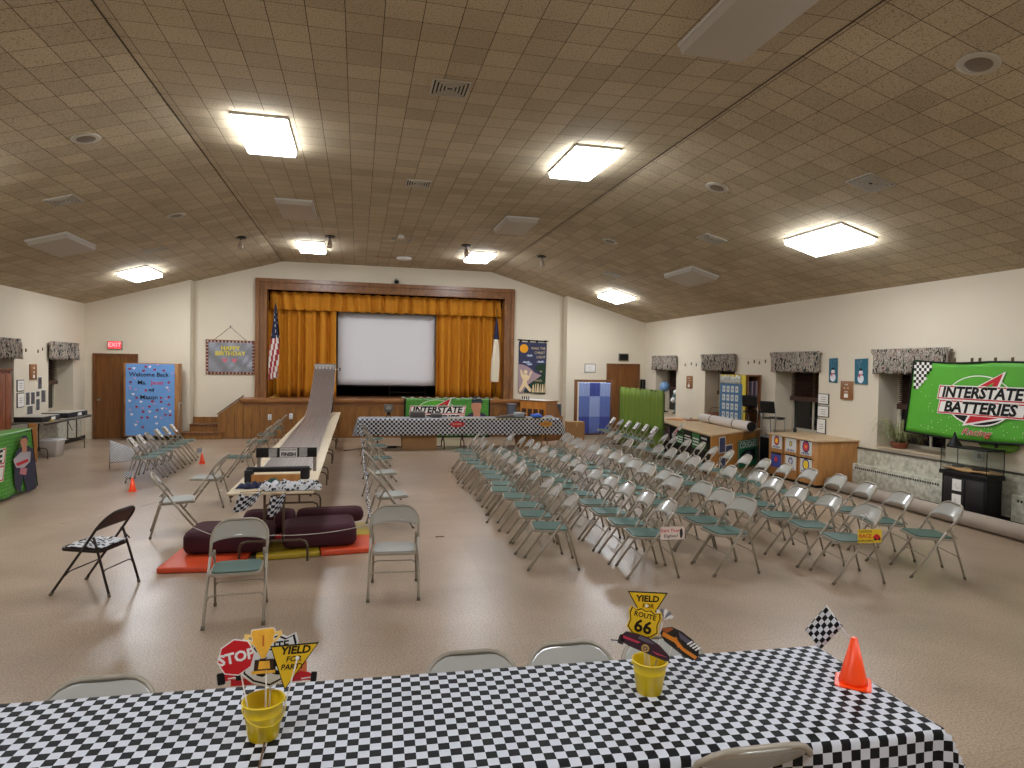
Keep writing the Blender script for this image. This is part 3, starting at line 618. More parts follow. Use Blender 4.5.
RN=['row nearest the ramp','second row from the ramp','third row from the ramp','fourth row from the ramp','outer row by the drawings']
rnd=random.Random(4)
for c,row in enumerate(rows):
    rows_prev=None
    for i,(x,y) in enumerate(row):
        hd=R([172,174,180,170,163][c])+R(rnd.uniform(-2.5,2.5)); yy=max(y,(rows_prev or -9)+.445); rows_prev=yy; ox,oy=x+.265*math.cos(hd),yy+.265*math.sin(hd)-.08
        place(chair_g,ox,oy,hd,'grey folding chair with green seat, %s from the near end, %s'%(ORD[i],RN[c]),'audience folding chairs')
for i,(x,y) in enumerate([(6.56,13.55),(6.60,14.10),(6.60,14.60),(6.60,15.12),(6.62,15.66),(6.64,16.22)]):
    hd=R(168); place(chair_g,x-.02+.235*math.cos(hd),y+.235*math.sin(hd),hd,'folding chair in front of the lime divider with reserved paper, %s from its near end'%ORD[i],'reserved chairs before the lime divider')
# reserved papers
def paper_tag(x,y,hd,label,group,kindc):
    t=thing('reserved_sign',label,'sign',(x,y,0),hd,group)
    m=MB(); m.at(-.205,0,.655,ry=R(-34.5)); m.box(.028,.031,-.115,.115,-.115,.07); m.build('paper',WHITE,t)
    m=MB(); m.at(-.205,0,.655,ry=R(-34.5)); m.box(.0315,.0325,-.05,.05,.03,.04); m.box(.0315,.0325,-.035,.035,.005,.013)
    m.box(.0315,.0325,-.03,.03,-.075,-.03,1); m.build('print',[mat('ink',(60,56,56),.7),kindc],t)
for i,(x,y) in enumerate([(6.56,13.55),(6.60,14.10),(6.60,14.60),(6.60,15.12),(6.64,16.22)]):
    hd=R(168); paper_tag(x-.02+.235*math.cos(hd),y+.235*math.sin(hd),hd,'white printed paper on the %s of the chairs before the lime divider'%['first','second','third','fourth','last'][i],'papers on chairs before the lime divider',mat('ink_violet',(90,84,110),.7))
# left group
for i,y in enumerate([12.05,12.5,12.98,13.52,14.05,14.55]):
    hd=R(8); place(chair_g,-3.46,y,hd,'folding chair facing the ramp, %s of the six by the blue heart board'%ORD[i],'chairs in the side row left of the ramp')
    if i!=2: paper_tag(-3.46,y,hd,'printed paper on the %s chair of the row by the heart board'%ORD[i],'papers on the left side row',mat('ink_brown',(96,74,56),.7))
# chairs left of the ramp facing left
for i,(x,y) in enumerate([(-2.02,9.85),(-1.95,11.95),(-1.98,14.2),(-1.98,15.7),(-1.98,17.2)]):
    place(chair_w if i==0 else chair_g,x,y,R(176),'%s folding chair turned away from the ramp, %s from its near end on the left'%('pale-seated' if i==0 else 'green-seated',ORD[i]),'chairs along the left side of the ramp')
place(chair_w,-2.06,8.30,R(14),'pale-seated folding chair facing right, alone between the black chair and ramp',None)
for i,(x,y) in enumerate([(.40,8.25),(.36,10.0),(.38,11.55),(.36,13.3),(.34,14.55)]):
    place(chair_w if i<2 else chair_g,x,y,R(8),'%s folding chair right of the ramp facing the audience, %s from the near end'%('pale-seated' if i<2 else 'green-seated',ORD[i]),'chairs along the right side of the ramp')
place(chair_g,-.91,5.50,R(-90+3),'green-seated folding chair in front of the red mat facing the camera',None)
place(chair_w,.33,5.84,R(-90-4),'pale-seated folding chair facing the camera right of the crash mats',None)
place(chair_g,.02+2.9,15.0-3.1+12.6-12.0+.0,R(160),'green-seated folding chair at the far end near the checkered table','audience folding chairs') if False else None
# foreground chairs tucked at the table
for i,(x,y,rz,lb) in enumerate([(-.99,2.69,-90,'folding chair tucked behind the near table left of the stop sign bucket'),(.50,2.65,-92,'folding chair tucked behind the near table, centre left'),(.97,2.66,-90,'folding chair tucked behind the near table, centre'),(1.42,2.65,-94,'folding chair tucked behind the route sign bucket'),(1.31,2.125,88,'folding chair at the front edge of the near table, only its top showing')]):
    q=place(chair_g,x,y,R(rz),lb,None)
    if i==4: q.scale=(1.06,1.08,1.085)
# black padded chair
black=make_chair(mat('black_pad',(40,34,34),.6),BROWNF,BROWNP,'dark brown folding chair with black and white bandana on its seat')
black.location=(-2.21,6.38,0); black.rotation_euler=(0,0,R(163)); 
c=thing('bandana','black and white bandana spread on the dark brown chair seat','bandana',(-2.21,6.38,.402),R(163))
def ban_mat():
    m=bpy.data.materials.new('bandana_print'); m.use_nodes=True; nt=m.node_tree; b=nt.nodes['Principled BSDF']
    tc=nt.nodes.new('ShaderNodeTexCoord'); v=nt.nodes.new('ShaderNodeTexVoronoi'); v.inputs['Scale'].default_value=26; r=nt.nodes.new('ShaderNodeValToRGB'); r.color_ramp.interpolation='CONSTANT'
    r.color_ramp.elements[0].color=(.02,.02,.025,1); r.color_ramp.elements[1].position=.42; r.color_ramp.elements[1].color=(.62,.62,.64,1)
    nt.links.new(tc.outputs['Object'],v.inputs['Vector']); nt.links.new(v.outputs['Distance'],r.inputs['Fac']); nt.links.new(r.outputs[0],b.inputs['Base Color']); b.inputs['Roughness'].default_value=.8
    return m
BAN=ban_mat()
m=MB(); m.grid(lambda u,v:(-.16+.345*u,-.17+.34*v,.006+.004*math.sin(u*19+v*13)+(.02-.06*abs(u-.5)) * .2),14,14); m.build('cloth',BAN,c,solid=.003)
# hanging signs on audience chairs
def chair_sign(x,y,z,rz,w,h,label,build):
    t=thing('paper_sign',label,'sign',(x,y,z),rz,'signs hung on audience chairs')
    m=MB(); m.at(rx=HX); m.prism(rrect(-w/2,w/2,-h/2,h/2,.006,2),0,.004); m.build('board',build[0],t)
    for cols,fn in build[1]:
        m=MB(); m.at(rx=HX); fn(m); m.build('lettering',cols,t)
    m=MB(); m.tube([(-w*.4,0,h/2),(-w*.2,.03,h/2+.10),(0,.05,h/2+.13)],.002,5); m.tube([(w*.4,0,h/2),(w*.2,.03,h/2+.10),(0,.05,h/2+.13)],.002,5); m.build('string',WHITE,t)
INK=mat('black_ink',(24,22,24),.6)
chair_sign(2.863,5.55,.486,R(-4),.235,.12,'white sign with red lettering hung on the second row end chair',(mat('sign_cream',(222,206,196),.6),
  [(REDP,lambda m:(m.text('Start Your',.045,0,z=.0045,x=-.03,y=.025,shear=.2,bold=.01))),(INK,lambda m:(m.text('Engines!',.042,0,z=.0045,x=-.02,y=-.026,shear=.2,bold=.008), m.prism([(.075,-.045),(.09,-.045),(.1,-.01),(.095,.03),(.085,.045),(.07,.03),(.068,0)],.0045,.006)))]))
chair_sign(4.637,5.12,.493,R(-6),.235,.125,'yellow race in progress sign hung on the fourth row end chair',(mat('sign_yellow',(222,188,38),.55),
  [(REDP,lambda m:(m.text('RACE',.05,0,z=.0045,x=-.045,y=.0,bold=.015),m.prism([(.03,-.01),(.05,.012),(.075,.02),(.1,.0),(.11,-.03),(.07,-.04),(.045,-.035)],.0045,.006))),
   (INK,lambda m:(m.text('CAUTION',.028,0,z=.0045,x=-.045,y=.042,bold=.008),m.text('IN PROGRESS',.026,0,z=.0045,x=-.04,y=-.044,bold=.008),m.prism(arc(.055,-.03,.012,0,360,12)[:-1],.006,.008),m.prism(arc(.095,-.028,.012,0,360,12)[:-1],.006,.008)))]))
# ------------------------------------------------------------------ race ramp
path=[(7.92,-.785,.795),(9.8,-.81,.795),(11.7,-.84,.795),(13.4,-.86,.796),(14.6,-.875,.80),(15.2,-.875,.825),(15.75,-.873,.91),(16.25,-.87,1.04),(16.75,-.868,1.21),(17.45,-.865,1.48),(18.1,-.865,1.78),(18.42,-.865,1.95),(18.54,-.865,1.99)]
def interp(n=60):
    out=[]
    for i in range(n+1):
        f=i/n*(len(path)-1); k=min(int(f),len(path)-2); a=f-k
        p0=path[max(k-1,0)]; p1=path[k]; p2=path[k+1]; p3=path[min(k+2,len(path)-1)]
        out.append(tuple(.5*((2*p1[j])+(-p0[j]+p2[j])*a+(2*p0[j]-5*p1[j]+4*p2[j]-p3[j])*a*a+(-p0[j]+3*p1[j]-3*p2[j]+p3[j])*a**3) for j in range(3)))
    return out
PT=interp()
def sweep(m,x0,x1,z0,z1,mi=0,pts=PT):
    rings=[[m.vert((x+a,y,z+b)) for a,b in ((x0,z0),(x1,z0),(x1,z1),(x0,z1))] for y,x,z in pts]
    for A,B in zip(rings[:-1],rings[1:]):
        for k in range(4): m.face((A[k],A[(k+1)%4],B[(k+1)%4],B[k]),mi)
    m.face(rings[0],mi); m.face(rings[-1][::-1],mi)
t=thing('race_track','long six-lane aluminium toy car race track sloping down from the stage','race track',(0,0,0))
LW=.54/6
m=MB(); sweep(m,-.27,.27,-.03,-.012); m.build('track_bed',ALU,t)
for i in range(6):
    x0=-.27+i*LW
    m=MB(); sweep(m,x0+.004,x0+LW-.004,-.012,-.004); sweep(m,x0+LW/2-.021,x0+LW/2+.021,-.004,.002,1)
    m.build('lane',[mat('lane_groove',(140,132,128),.38,.7),ALU],t)
m=MB()
for i in range(7): sweep(m,-.274+i*LW,-.266+i*LW,-.012,.001)
m.build('lane_divider',mat('lane_line',(176,172,168),.4,.4),t)
m=MB(); m.box(-1.15,-.58,18.46,18.50,1.96,2.01); 
for i in range(6): m.tube([(-.865-.27+LW*(i+.5),18.28,1.87),(-.865-.27+LW*(i+.5),18.28,1.915)],.016,8,1)
m.build('start_gate',[ALU,WHITEP],t)
m=MB(); m.box(-.60,-.48,18.26,18.30,1.86,1.875,1); m.box(-.49,-.46,18.24,18.31,1.83,1.91,0); m.build('start_lever',[BLACK,WHITEP],t)
for y,z in ((16.8,1.18),(17.55,1.48)):
    m=MB()
    for x in (-1.10,-.63): m.box(x-.015,x+.015,y-.015,y+.015,.79,z)
    m.box(-1.10,-.63,y-.015,y+.015,.95,.98); m.build('support_trestle',mat('black_trestle',(34,32,32),.5),t)
# plywood topped folding tables below the track
TT=mat('table_top_pale',(214,196,166),.45,var=.04); ULEG=mat('table_leg_brown',(92,76,60),.4,.4)
def folding_table(name,label,x0,x1,y0,y1,zt,top,group=None,frame=ULEG,legy=None):
    t=thing(name,label,'table',((x0+x1)/2,(y0+y1)/2,0),0,group); w=(x1-x0)/2; l=(y1-y0)/2
    m=MB(); m.box(-w,w,-l,l,zt-.022,zt,0,.004); m.build('tabletop',top,t)
    m=MB(); 
    for s in (-1,1): m.box(s*(w-.03)-.01,s*(w-.03)+.01,-l+.03,l-.03,zt-.055,zt-.0225)
    m.build('apron',frame,t)
    for s in ((-1,1)):
        y=s*(l-.28) 
        a=w-.07
        m=MB(); m.tube([(-a,y+.02*s,zt-.03),(-a,y,.30),(-a,y,.05)],.012); m.tube([(a,y+.02*s,zt-.03),(a,y,.30),(a,y,.05)],.012) if False else None
        m=MB(); m.tube([(-.09,y,zt-.03),(-.09,y,.22)],.013); m.tube([(.09,y,zt-.03),(.09,y,.22)],.013)
        m.tube([(-a,y,0),(-a,y,.15),(-a+.02,y,.20),(-a+.07,y,.22),(a-.07,y,.22),(a-.02,y,.20),(a,y,.15),(a,y,0)],.013); m.build('leg',frame,t)
        m=MB(); m.tube([(0,y,.40),(0,y-s*.30,zt-.04)],.007,6); m.build('folding_brace',frame,t)
    return t
ys=[6.62,9.05,11.48,13.91,16.34]
PN=['nearest, with the finish gate','second','third','fourth','far']
for i in range(4):
    folding_table('folding_table','plywood-topped folding table under the race track, %s one'%PN[i],-1.20+(-.01*i),-.41+(-.005*i),ys[i]+.005,ys[i+1]-.005,.76,TT,'tables under the race track')
folding_table('folding_table','short plywood-topped table under the top of the ramp by the stage',-1.24,-.43,16.345,17.6,.76,TT,'tables under the race track')
# finish gate
t=thing('finish_gate','black finish banner gate standing across the track end','gate',(-.79,7.9,.762))
m=MB()
for x in (-.315,.295): m.box(x,x+.035,-.02,.02,0,.27)
m.build('post',ALU,t)
m=MB(); m.box(-.325,.335,-.034,-.021,.165,.275,0,.003); m.build('banner_bar',BLACK,t)
m=MB(); m.at(0,-.0345,.22,rx=HX)
for s in (-.145,.185): 
    for i in range(6):
        for j in range(8):
            if (i+j)%2==0: m.box(s-.045+i*.015,s-.03+i*.015,-.052+j*.013,-.039+j*.013,0,.001)
m.box(-.07,.12,-.05,.05,0,.001); m.build('banner_print',mat('print_grey',(214,214,220),.5),t)
m=MB(); m.at(0,-.036,.22,rx=HX); m.text('FINISH',.058,0,.0006,.045,x=.025,y=-.022,sx=.95); m.text('PINEWOOD DERBY',.024,0,.0006,.01,x=.025,y=.03,sx=.85); m.build('lettering',BLACK,t)
# stop box
t=thing('track_stop','black taped bar over a wooden block at the track end','track stop',(-.80,7.25,.762))
m=MB(); m.box(-.32,.28,-.03,.04,.10,.15,0,.012); m.box(-.33,-.25,-.09,.04,0,.13,0,.012); m.box(.22,.31,-.06,.05,.02,.15,0,.012); m.build('black_bar',mat('black_tape',(30,29,31),.8),t)
m=MB(); m.box(-.26,.22,-.10,-.055,0,.085,0,.004); m.build('wood_block',PLYO,t)
# cloth pile
t=thing('bandana_pile','crumpled heap of black and white bandanas on the track table end','bandanas',(-.62,6.78,.762))
rb=random.Random(3)
m=MB()
def heap(u,v):
    x=-.30+.56*u; y=-.12+.26*v; e=min(1,6*u*(1-u)*4)*min(1,6*v*(1-v)*4)
    return (x+.02*math.sin(v*17),y+.02*math.sin(u*23),.005+e*(.04+.018*math.sin(u*31+v*9)+.015*math.sin(v*27-u*13)))
m.grid(heap,44,22); m.build('cloth',BAN,t)
t=thing('folded_cloth','dark navy cloth bundle at the left corner of the track table','cloth',(-1.03,6.88,.762))
m=MB(); m.grid(lambda u,v:(-.13+.30*u,-.06+.13*v+.02*math.sin(u*12),.004+.05*math.sin(PI*u)**.5*math.sin(PI*v)**.5*(1+.3*math.sin(u*29+v*7))),24,12); m.build('cloth',mat('navy_cloth',(26,30,62),.85,var=.4,vscale=25),t)
t=thing('green_cloth','small dark green cloth bundle on the track table','cloth',(-.83,7.0,.762))
m=MB(); m.grid(lambda u,v:(-.07+.15*u,-.05+.09*v,.004+.06*math.sin(PI*u)**.5*math.sin(PI*v)**.5*(1+.25*math.sin(u*19+v*17))),16,10); m.build('cloth',mat('dark_green_cloth',(28,66,58),.85),t)
def pennant(x,y,z,w,h,sk,lb,rz):
    t=thing('checkered_flag',lb,'flag',(x,y,z),rz,'checkered flags hanging off the track table')
    m=MB(); 
    m.grid(lambda u,v:(-w/2+w*u+sk*v,-.015-.025*math.sin(u*5+v*3)-.03*v,-h*v*(1-.35*u*(1 if sk<0 else 0))-.02*math.sin(u*4)),14,12,0,(w,h)); m.build('flag_cloth',checker('flag_check_%d'%len(bpy.data.materials),.032),t,solid=.003)
    m=MB(); m.tube([(-w/2,.0,.012),(w/2,.04,.012)],.006,6); m.build('flag_stick',mat('dowel',(190,160,110),.6),t)
pennant(-.98,6.60,.762,.19,.17,-.06,'checkered flag drooping off the track table, left one',0); pennant(-.73,6.60,.742,.13,.21,-.03,'narrow checkered flag hanging off the track table, right one',0)
# ------------------------------------------------------------------ crash mats and cushions
VR=mat('red_vinyl',(212,76,40),.35,coat=.2); VY=mat('yellow_vinyl',(176,150,36),.4,coat=.2); VD2=mat('dark_red_vinyl',(150,26,26),.4)
t=thing('folding_mat','red vinyl folding mat lying left under the cushions','mat',(-1.38,7.1,0),R(-4))
m=MB(); m.box(-.42,.32,-.42,.30,0,.055,0,.012); m.build('panel',VR,t); m=MB(); m.box(-.40,.32,.31,.95,0,.055,0,.012); m.build('panel',VR,t)
t=thing('folding_mat','yellow and orange vinyl folding mat lying right under the cushions','mat',(-.45,7.65,0),R(6))
for x0,x1,y0,y1,M_ in ((-.60,.02,-.62,-.05,VY),(.03,.62,-.62,-.05,VR),(-.60,.02,-.04,.55,VD2),(.03,.62,-.04,.55,VY)):
    m=MB(); m.box(x0,x1,y0,y1,0,.055,0,.012); m.build('panel',M_,t)
def cushion(name,lb,x,y,z,rz,parts):
    t=thing(name,lb,'cushion',(x,y,z),rz,'maroon seat cushions on the mats')
    for nm,(x0,x1,y0,y1,z0,z1) in parts:
        m=MB(); m.box(x0,x1,y0,y1,z0,z1,0,.06); m.build(nm,MAROON,t)
    return t
cushion('seat_cushion','maroon cushion lying on the left red mat',-1.27,7.34,.056,R(-3),[('pad',(-.42,.40,-.27,.30,0,.23))])
cushion('seat_cushion','small maroon cushion upright behind the track table legs',-.98,8.0,.056,R(0),[('pad',(-.28,.28,-.13,.16,0,.24))])
cushion('seat_cushion','wide maroon cushion on the right mat in front',-.39,7.41,.056,R(4),[('pad',(-.38,.38,-.26,.28,0,.23))])
cushion('seat_cushion','maroon cushion with rolled edge at the back of the right mat',-.34,7.98,.056,R(4),[('pad',(-.36,.30,-.26,.1,0,.19)),('roll',(-.34,.42,-.10,.14,.08,.25))])
# rope and tinsel
ROPE=mat('white_cord',(196,188,176),.7)
m=MB()
def sag(a,b,s,n=12): return [tuple(a[k]+(b[k]-a[k])*i/n-(s*4*(i/n)*(1-i/n) if k==2 else 0) for k in range(3)) for i in range(n+1)]
m.tube(sag((-2.46,6.30,.60),(-2.2,8.05,.42),.02)+sag((-2.2,8.05,.42),(-1.09,5.80,.55),.05)[1:]+sag((-1.09,5.80,.55),(-.67,5.80,.55),0,3)[1:]+sag((-.67,5.80,.55),(.13,6.08,.55),.03)[1:],.003,6)
m.build('boundary_rope',ROPE,None,'thin white cord strung between the chairs around the mats','cord')
m=MB()
for a,b in (((.13,6.10,.60),(.12,8.2,.66)),((.12,8.2,.66),(.10,9.95,.66)),((.10,9.95,.66),(.10,11.5,.66)),((.10,11.5,.66),(.08,13.25,.66)),((.08,13.25,.66),(.06,14.5,.66))):
    pts=sag(a,b,.10,30)
    m.tube([(p[0]+.015*math.sin(i*1.7),p[1],p[2]+.015*math.cos(i*1.7)) for i,p in enumerate(pts)],.007,6)
m.build('caution_ribbon',checker('ribbon_check',.03,coord='Object'),None,'black and white twisted ribbon draped along the chairs right of the ramp','ribbon')
# ------------------------------------------------------------------ little floor cones
CONE=mat('orange_plastic',(255,74,14),.35)
def cone(x,y,z,h,b,r0,label,group,rz,flag):
    t=thing('traffic_cone',label,'cone',(x,y,z),rz,group)
    m=MB(); m.lathe([(r0,.004),(r0*.94,.02*h/.19),(.012*h/.19,h),(.008*h/.19,h)],28,0); m.build('cone_body',CONE,t)
    m=MB(); m.prism(rrect(-b,b,-b,b,b*.25,3),0,.006); m.build('base_plate',CONE,t)
    m=MB(); m.tube([(0,0,h-.03),flag[0]],.0025*h/.19,6); m.build('flag_stick',WHITEP,t)
    a,b2,c,d=[Vector(q) for q in flag[1:]]
    m=MB(); m.grid(lambda u,v:tuple((a*(1-u)+b2*u)*(1-v)+(d*(1-u)+c*u)*v + Vector((0,.004*math.sin(u*7),0))),8,8,0,(flag_n*.016,flag_n*.016)); m.build('flag_cloth',FLAGC,t,solid=.0015)
flag_n=6
for (x,y,lb) in ((-3.36,11.1,'small orange floor cone with checkered flag, near end of the side row'),(-2.98,13.95,'small orange floor cone at the far end of the side row')):
    cone(x,y,0,.20,.065,.052,lb,'small cones on the floor',.3,[(.0,0,.32),(0,0,.32),(-.10,.0,.30),(-.10,0,.20),(0,0,.22)])
t=thing('checkered_cloth','white and black checkered cloth hung behind the left side row chairs','cloth',(-4.28,13.6,0),R(50))
m=MB(); m.grid(lambda u,v:(-.25+.5*u,.03*math.sin(u*9),.10+.44*v*(1-.55*u)),12,8,0,(.5,.44)); m.build('cloth_sheet',checker('small_check',.028,(176,176,178),(236,236,236)),t,solid=.004)
m=MB(); m.tube([(-.25,0,.54),(-.25,0,.0)],.008); m.build('stake',CHROME,t)
# small dark scrap on floor
m=MB(); m.prism([(-.05,-.01),(.05,-.015),(.06,.01),(-.04,.02)],0,.004); m.M=Matrix.Identity(4)
o=m.build('floor_scrap',mat('scrap_brown',(70,48,34),.7),None,'small dark scrap lying on the open floor','scrap'); o.location=(.95,7.62,0)
# ------------------------------------------------------------------ printed banner logo
def logo(t,at,cx,cy,s,z=.004):
    """red bolt, black oval, two lines of slanted letters; local XY plane given by at()"""
    def P(pts): return [(cx+s*x,cy+s*y) for x,y in pts]
    m=MB(); at(m); m.prism(P(arc(0,0,1,0,360,48)[:-1] and [(.56*math.cos(R(a)),.385*math.sin(R(a))) for a in range(0,360,8)]),z-.003,z,0)
    m.prism(P([(.545*math.cos(R(a)),.37*math.sin(R(a))) for a in range(0,181,8)]),z,z+.0006,1)
    m.prism(P([(.54*math.cos(R(a)),.365*math.sin(R(a))) for a in range(180,361,8)]),z,z+.0006,2)
    m.build('oval_print',[WHITE,GRNP,BLACK],t)
    m=MB(); at(m)
    bolt1=[(-.14,.14),(.38,.42),(.26,.14)]; bolt2=[(-.02,-.06),(-.20,-.36),(.35,-.23),(.10,-.17),(.12,-.10)]
    m.prism(P([(-.20,.13),(.42,.45),(.30,.13)]),z,z+.001,0); m.prism(P([(-.06,-.05),(-.26,-.40),(.45,-.24),(.16,-.20),(.18,-.1)]),z,z+.001,0)
    m.prism(P(bolt1),z+.001,z+.002,1); m.prism(P(bolt2),z+.001,z+.002,1)
    m.prism(P([(-.03,.14),(.24,.28),(.17,.14)]),z+.002,z+.0026,2)
    m.build('bolt_print',[WHITE,REDP,GRNP],t)
    m=MB(); at(m)
    for (x0,x1,y0,y1) in ((-.69,.74,.02,.20),(-.68,.70,-.21,-.03)):
        for q,(e,mi) in enumerate(((.024,0),(.014,1),(-.006,0))):
            m.prism(P([(x0-.01-e,y0-e),(x1+e,y0-e),(x1+.04+e,y1+e),(x0+.03-e,y1+e)]),z+.002+q*.0006,z+.0026+q*.0006,mi)
    m.build('red_bar_print',[WHITE,REDP],t)
    for nm,mi,bo,zz in (('letter_outline',WHITE,.062,z+.0045),('lettering',BLACK,.038,z+.006)):
        m=MB(); at(m)
        m.text('INTERSTATE',.235*s,0,.0004,bo,shear=.22,x=cx+.02*s,y=cy+.11*s,z=zz,sx=1.0); m.text('BATTERIES',.235*s,0,.0004,bo,shear=.22,x=cx+.0*s,y=cy-.12*s,z=zz,sx=1.06)
        m.build(nm,mi,t)
def driver(t,at,x,y,s,full,z=.004,sx=1):
    def P(pts): return [(x+sx*s*a,y+s*b) for a,b in pts]
    m=MB(); at(m)
    SUIT=mat('printed_suit',(52,50,70),.7); GR=mat('printed_grey',(176,168,172),.7); CAPM=mat('printed_cap',(54,62,70),.7)
    m.prism(P([(-.30,-.38),(-.26,-.05),(-.12,.06),(.14,.06),(.30,-.06),(.36,-.40)]),z,z+.001,0)
    m.prism(P([(-.06,-.10),(-.06,.10),(.08,.10),(.09,-.08)]),z+.001,z+.002,1)
    m.prism(P([(.11*math.cos(R(a))+.0,.15*math.sin(R(a))+.20) for a in range(0,360,20)]),z+.002,z+.003,1)
    if not full: m.prism(P([(-.20,.24),(-.10,.26),(-.09,.36),(0,.41),(.10,.38),(.14,.26),(.0,.27)]),z+.003,z+.004,3)
    else: m.prism(P([(-.10,.30),(-.06,.38),(.06,.38),(.12,.28),(.12,.16),(.08,.29)]),z+.003,z+.004,3)
    if full:
        m.prism(P([(-.30,-.36),(-.28,-.95),(-.12,-1.2),(-.02,-.75),(.10,-1.25),(.40,-1.22),(.38,-.36)]),z,z+.001,0)
        m.prism(P([(-.34,-.22),(-.10,-.06),(.22,-.12),(.20,-.40),(.0,-.52),(-.24,-.46)]),z+.001,z+.002,2)
        m.prism(P([(-.12,-.50),(-.14,-.66),(.06,-.74),(.10,-.56)]),z+.002,z+.003,4)
        m.prism(P([(-.26,-.34),(.12,-.30),(.14,-.38),(-.2,-.43)]),z+.002,z+.003,5)
    else: m.prism(P([(-.20,-.38),(-.05,-.08),(.10,-.08),(.16,-.38)]),z+.001,z+.0015,2)
    m.build('driver_print',[SUIT,SKIN,GR,CAPM,mat('printed_pink',(190,120,124),.7),REDP],t)
def grid_green():
    m=bpy.data.materials.new('green_grid_print'); m.use_nodes=True; nt=m.node_tree; b=nt.nodes['Principled BSDF']
    tc=nt.nodes.new('ShaderNodeTexCoord'); br=nt.nodes.new('ShaderNodeTexBrick'); br.offset=0; br.inputs['Scale'].default_value=1; br.inputs['Brick Width'].default_value=.055; br.inputs['Row Height'].default_value=.055; br.inputs['Mortar Size'].default_value=.006; br.inputs['Mortar Smooth'].default_value=.4
    br.inputs['Color1'].default_value=(*lin((96,170,62)),1); br.inputs['Color2'].default_value=(*lin((78,150,54)),1); br.inputs['Mortar'].default_value=(*lin((44,104,36)),1)
    nt.links.new(tc.outputs['UV'],br.inputs['Vector']); nt.links.new(br.outputs['Color'],b.inputs['Base Color']); b.inputs['Roughness'].default_value=.4; return m
GGRID=grid_green()
PINW=mat('pin_wood',(120,98,74),.7)
# big banner on the right wall
BY=7.38
t=thing('hanging_banner','large green batteries racing banner hung on the right wall','banner',(8.40,BY,0))
t.rotation_euler=(0,0,-HX)
A=lambda m:m.at(rx=HX)
def bz(u,v):
    x=-1.10+2.05*u; zt=2.215-.055*math.sin(PI*min(1,u*1.6))*.5-.04*u; zb=1.105+.03*u-.045*math.sin(PI*u)
    return (x-(.12*(1-v))*(1-u)*1.2,-.002,zb+(zt-zb)*v)
m=MB(); m.grid(lambda u,v:(bz(u,v)[0],.012*math.sin(u*11+v*3)*.5+.006,bz(u,v)[2]),40,14); m.build('banner_cloth',GRNP,t,solid=.003)
m=MB()
for pts in ([bz(i/20,1) for i in range(21)],[bz(i/20,0) for i in range(21)],[bz(0,i/8) for i in range(9)],[bz(1,i/8) for i in range(9)]):
    m.tube([(p[0],.0,p[2]) for p in pts],.013,6)
m.build('black_hem',BLACK,t)
m=MB(); A(m)
for i in range(7):
    for j in range(9):
        x=-1.09+i*.046; y=2.19-j*.046
        if i+j*.8<8.2: m.box(x,x+.046,y-.046,y,.006,.008,(i+j)%2)
m.build('checker_corner',[BLACK,WHITE],t)
rs=random.Random(11); m=MB(); A(m)
for i in range(150):
    x=rs.uniform(-1.0,.85); y=rs.choice([rs.uniform(1.15,1.45),rs.uniform(1.45,2.0)]) 
    if -.72<x and 1.42<y: continue
    r=rs.uniform(.002,.008); m.prism([(x-r,y-r*.6),(x+r,y-r),(x+r*.4,y+r*1.6)],.008,.0085)
m.build('white_speckle_print',WHITE,t)
logo(t,A,.01,1.645,.92,.012)
m=MB(); A(m); m.text('Racing',.13,0,.0004,.03,shear=.4,x=-.02,y=1.20,z=.014,sx=1.3); m.text('Racing',.13,1,.0004,.006,shear=.4,x=-.02,y=1.20,z=.016,sx=1.3); m.build('lettering',[WHITE,REDP],t)
for i,(y,lb) in enumerate(((7.83,'wooden clothespin above the left part of the green banner'),(7.55,'second wooden clothespin above the green banner'),(7.43,'third wooden clothespin above the green banner'),(7.20,'fourth wooden clothespin above the green banner'),(6.96,'wooden clothespin at the right end above the green banner'))):
    m=MB(); m.box(8.44,8.46,y-.008,y+.008,2.185,2.245,0,.003); m.box(8.46,8.475,y-.012,y+.004,2.19,2.25,0,.003); m.build('clothespin',PINW,None,lb,'clothespin','clothespins over the green banner')
for ys_,z,lb,g in (([16.09,15.76,15.50],2.15,'brown clothespin hanging on the wall between the two corner windows','pins between the corner windows'),([13.17,12.94,12.75,12.53],2.2,'brown clothespin hanging on the wall above the open bookcase','pins above the bookcase')):
    for i,y in enumerate(ys_): m=MB(); m.box(8.545,8.565,y-.010,y+.010,z-.04+.03*(i%2),z+.03+.03*(i%2),0,.004); m.build('clothespin',PINW,None,lb,'clothespin',g)
for i,(y,z) in enumerate([(15.62,2.19),(16.15,2.18),(16.36,2.23)]): m=MB(); m.box(-6.748,-6.728,y-.010,y+.010,z-.04,z+.03,0,.004); m.build('clothespin',PINW,None,'brown clothespin on the left wall between the valances','clothespin','pins on the left wall')
m=MB(); m.tube([(8.56,16.5,2.19),(8.55,15.2,2.22)],.002,5); m.tube([(8.55,13.6,2.3),(8.55,12.35,2.25)],.002,5); m.build('pin_string',ROPE,None,'thin string carrying clothespins between the right valances','string')
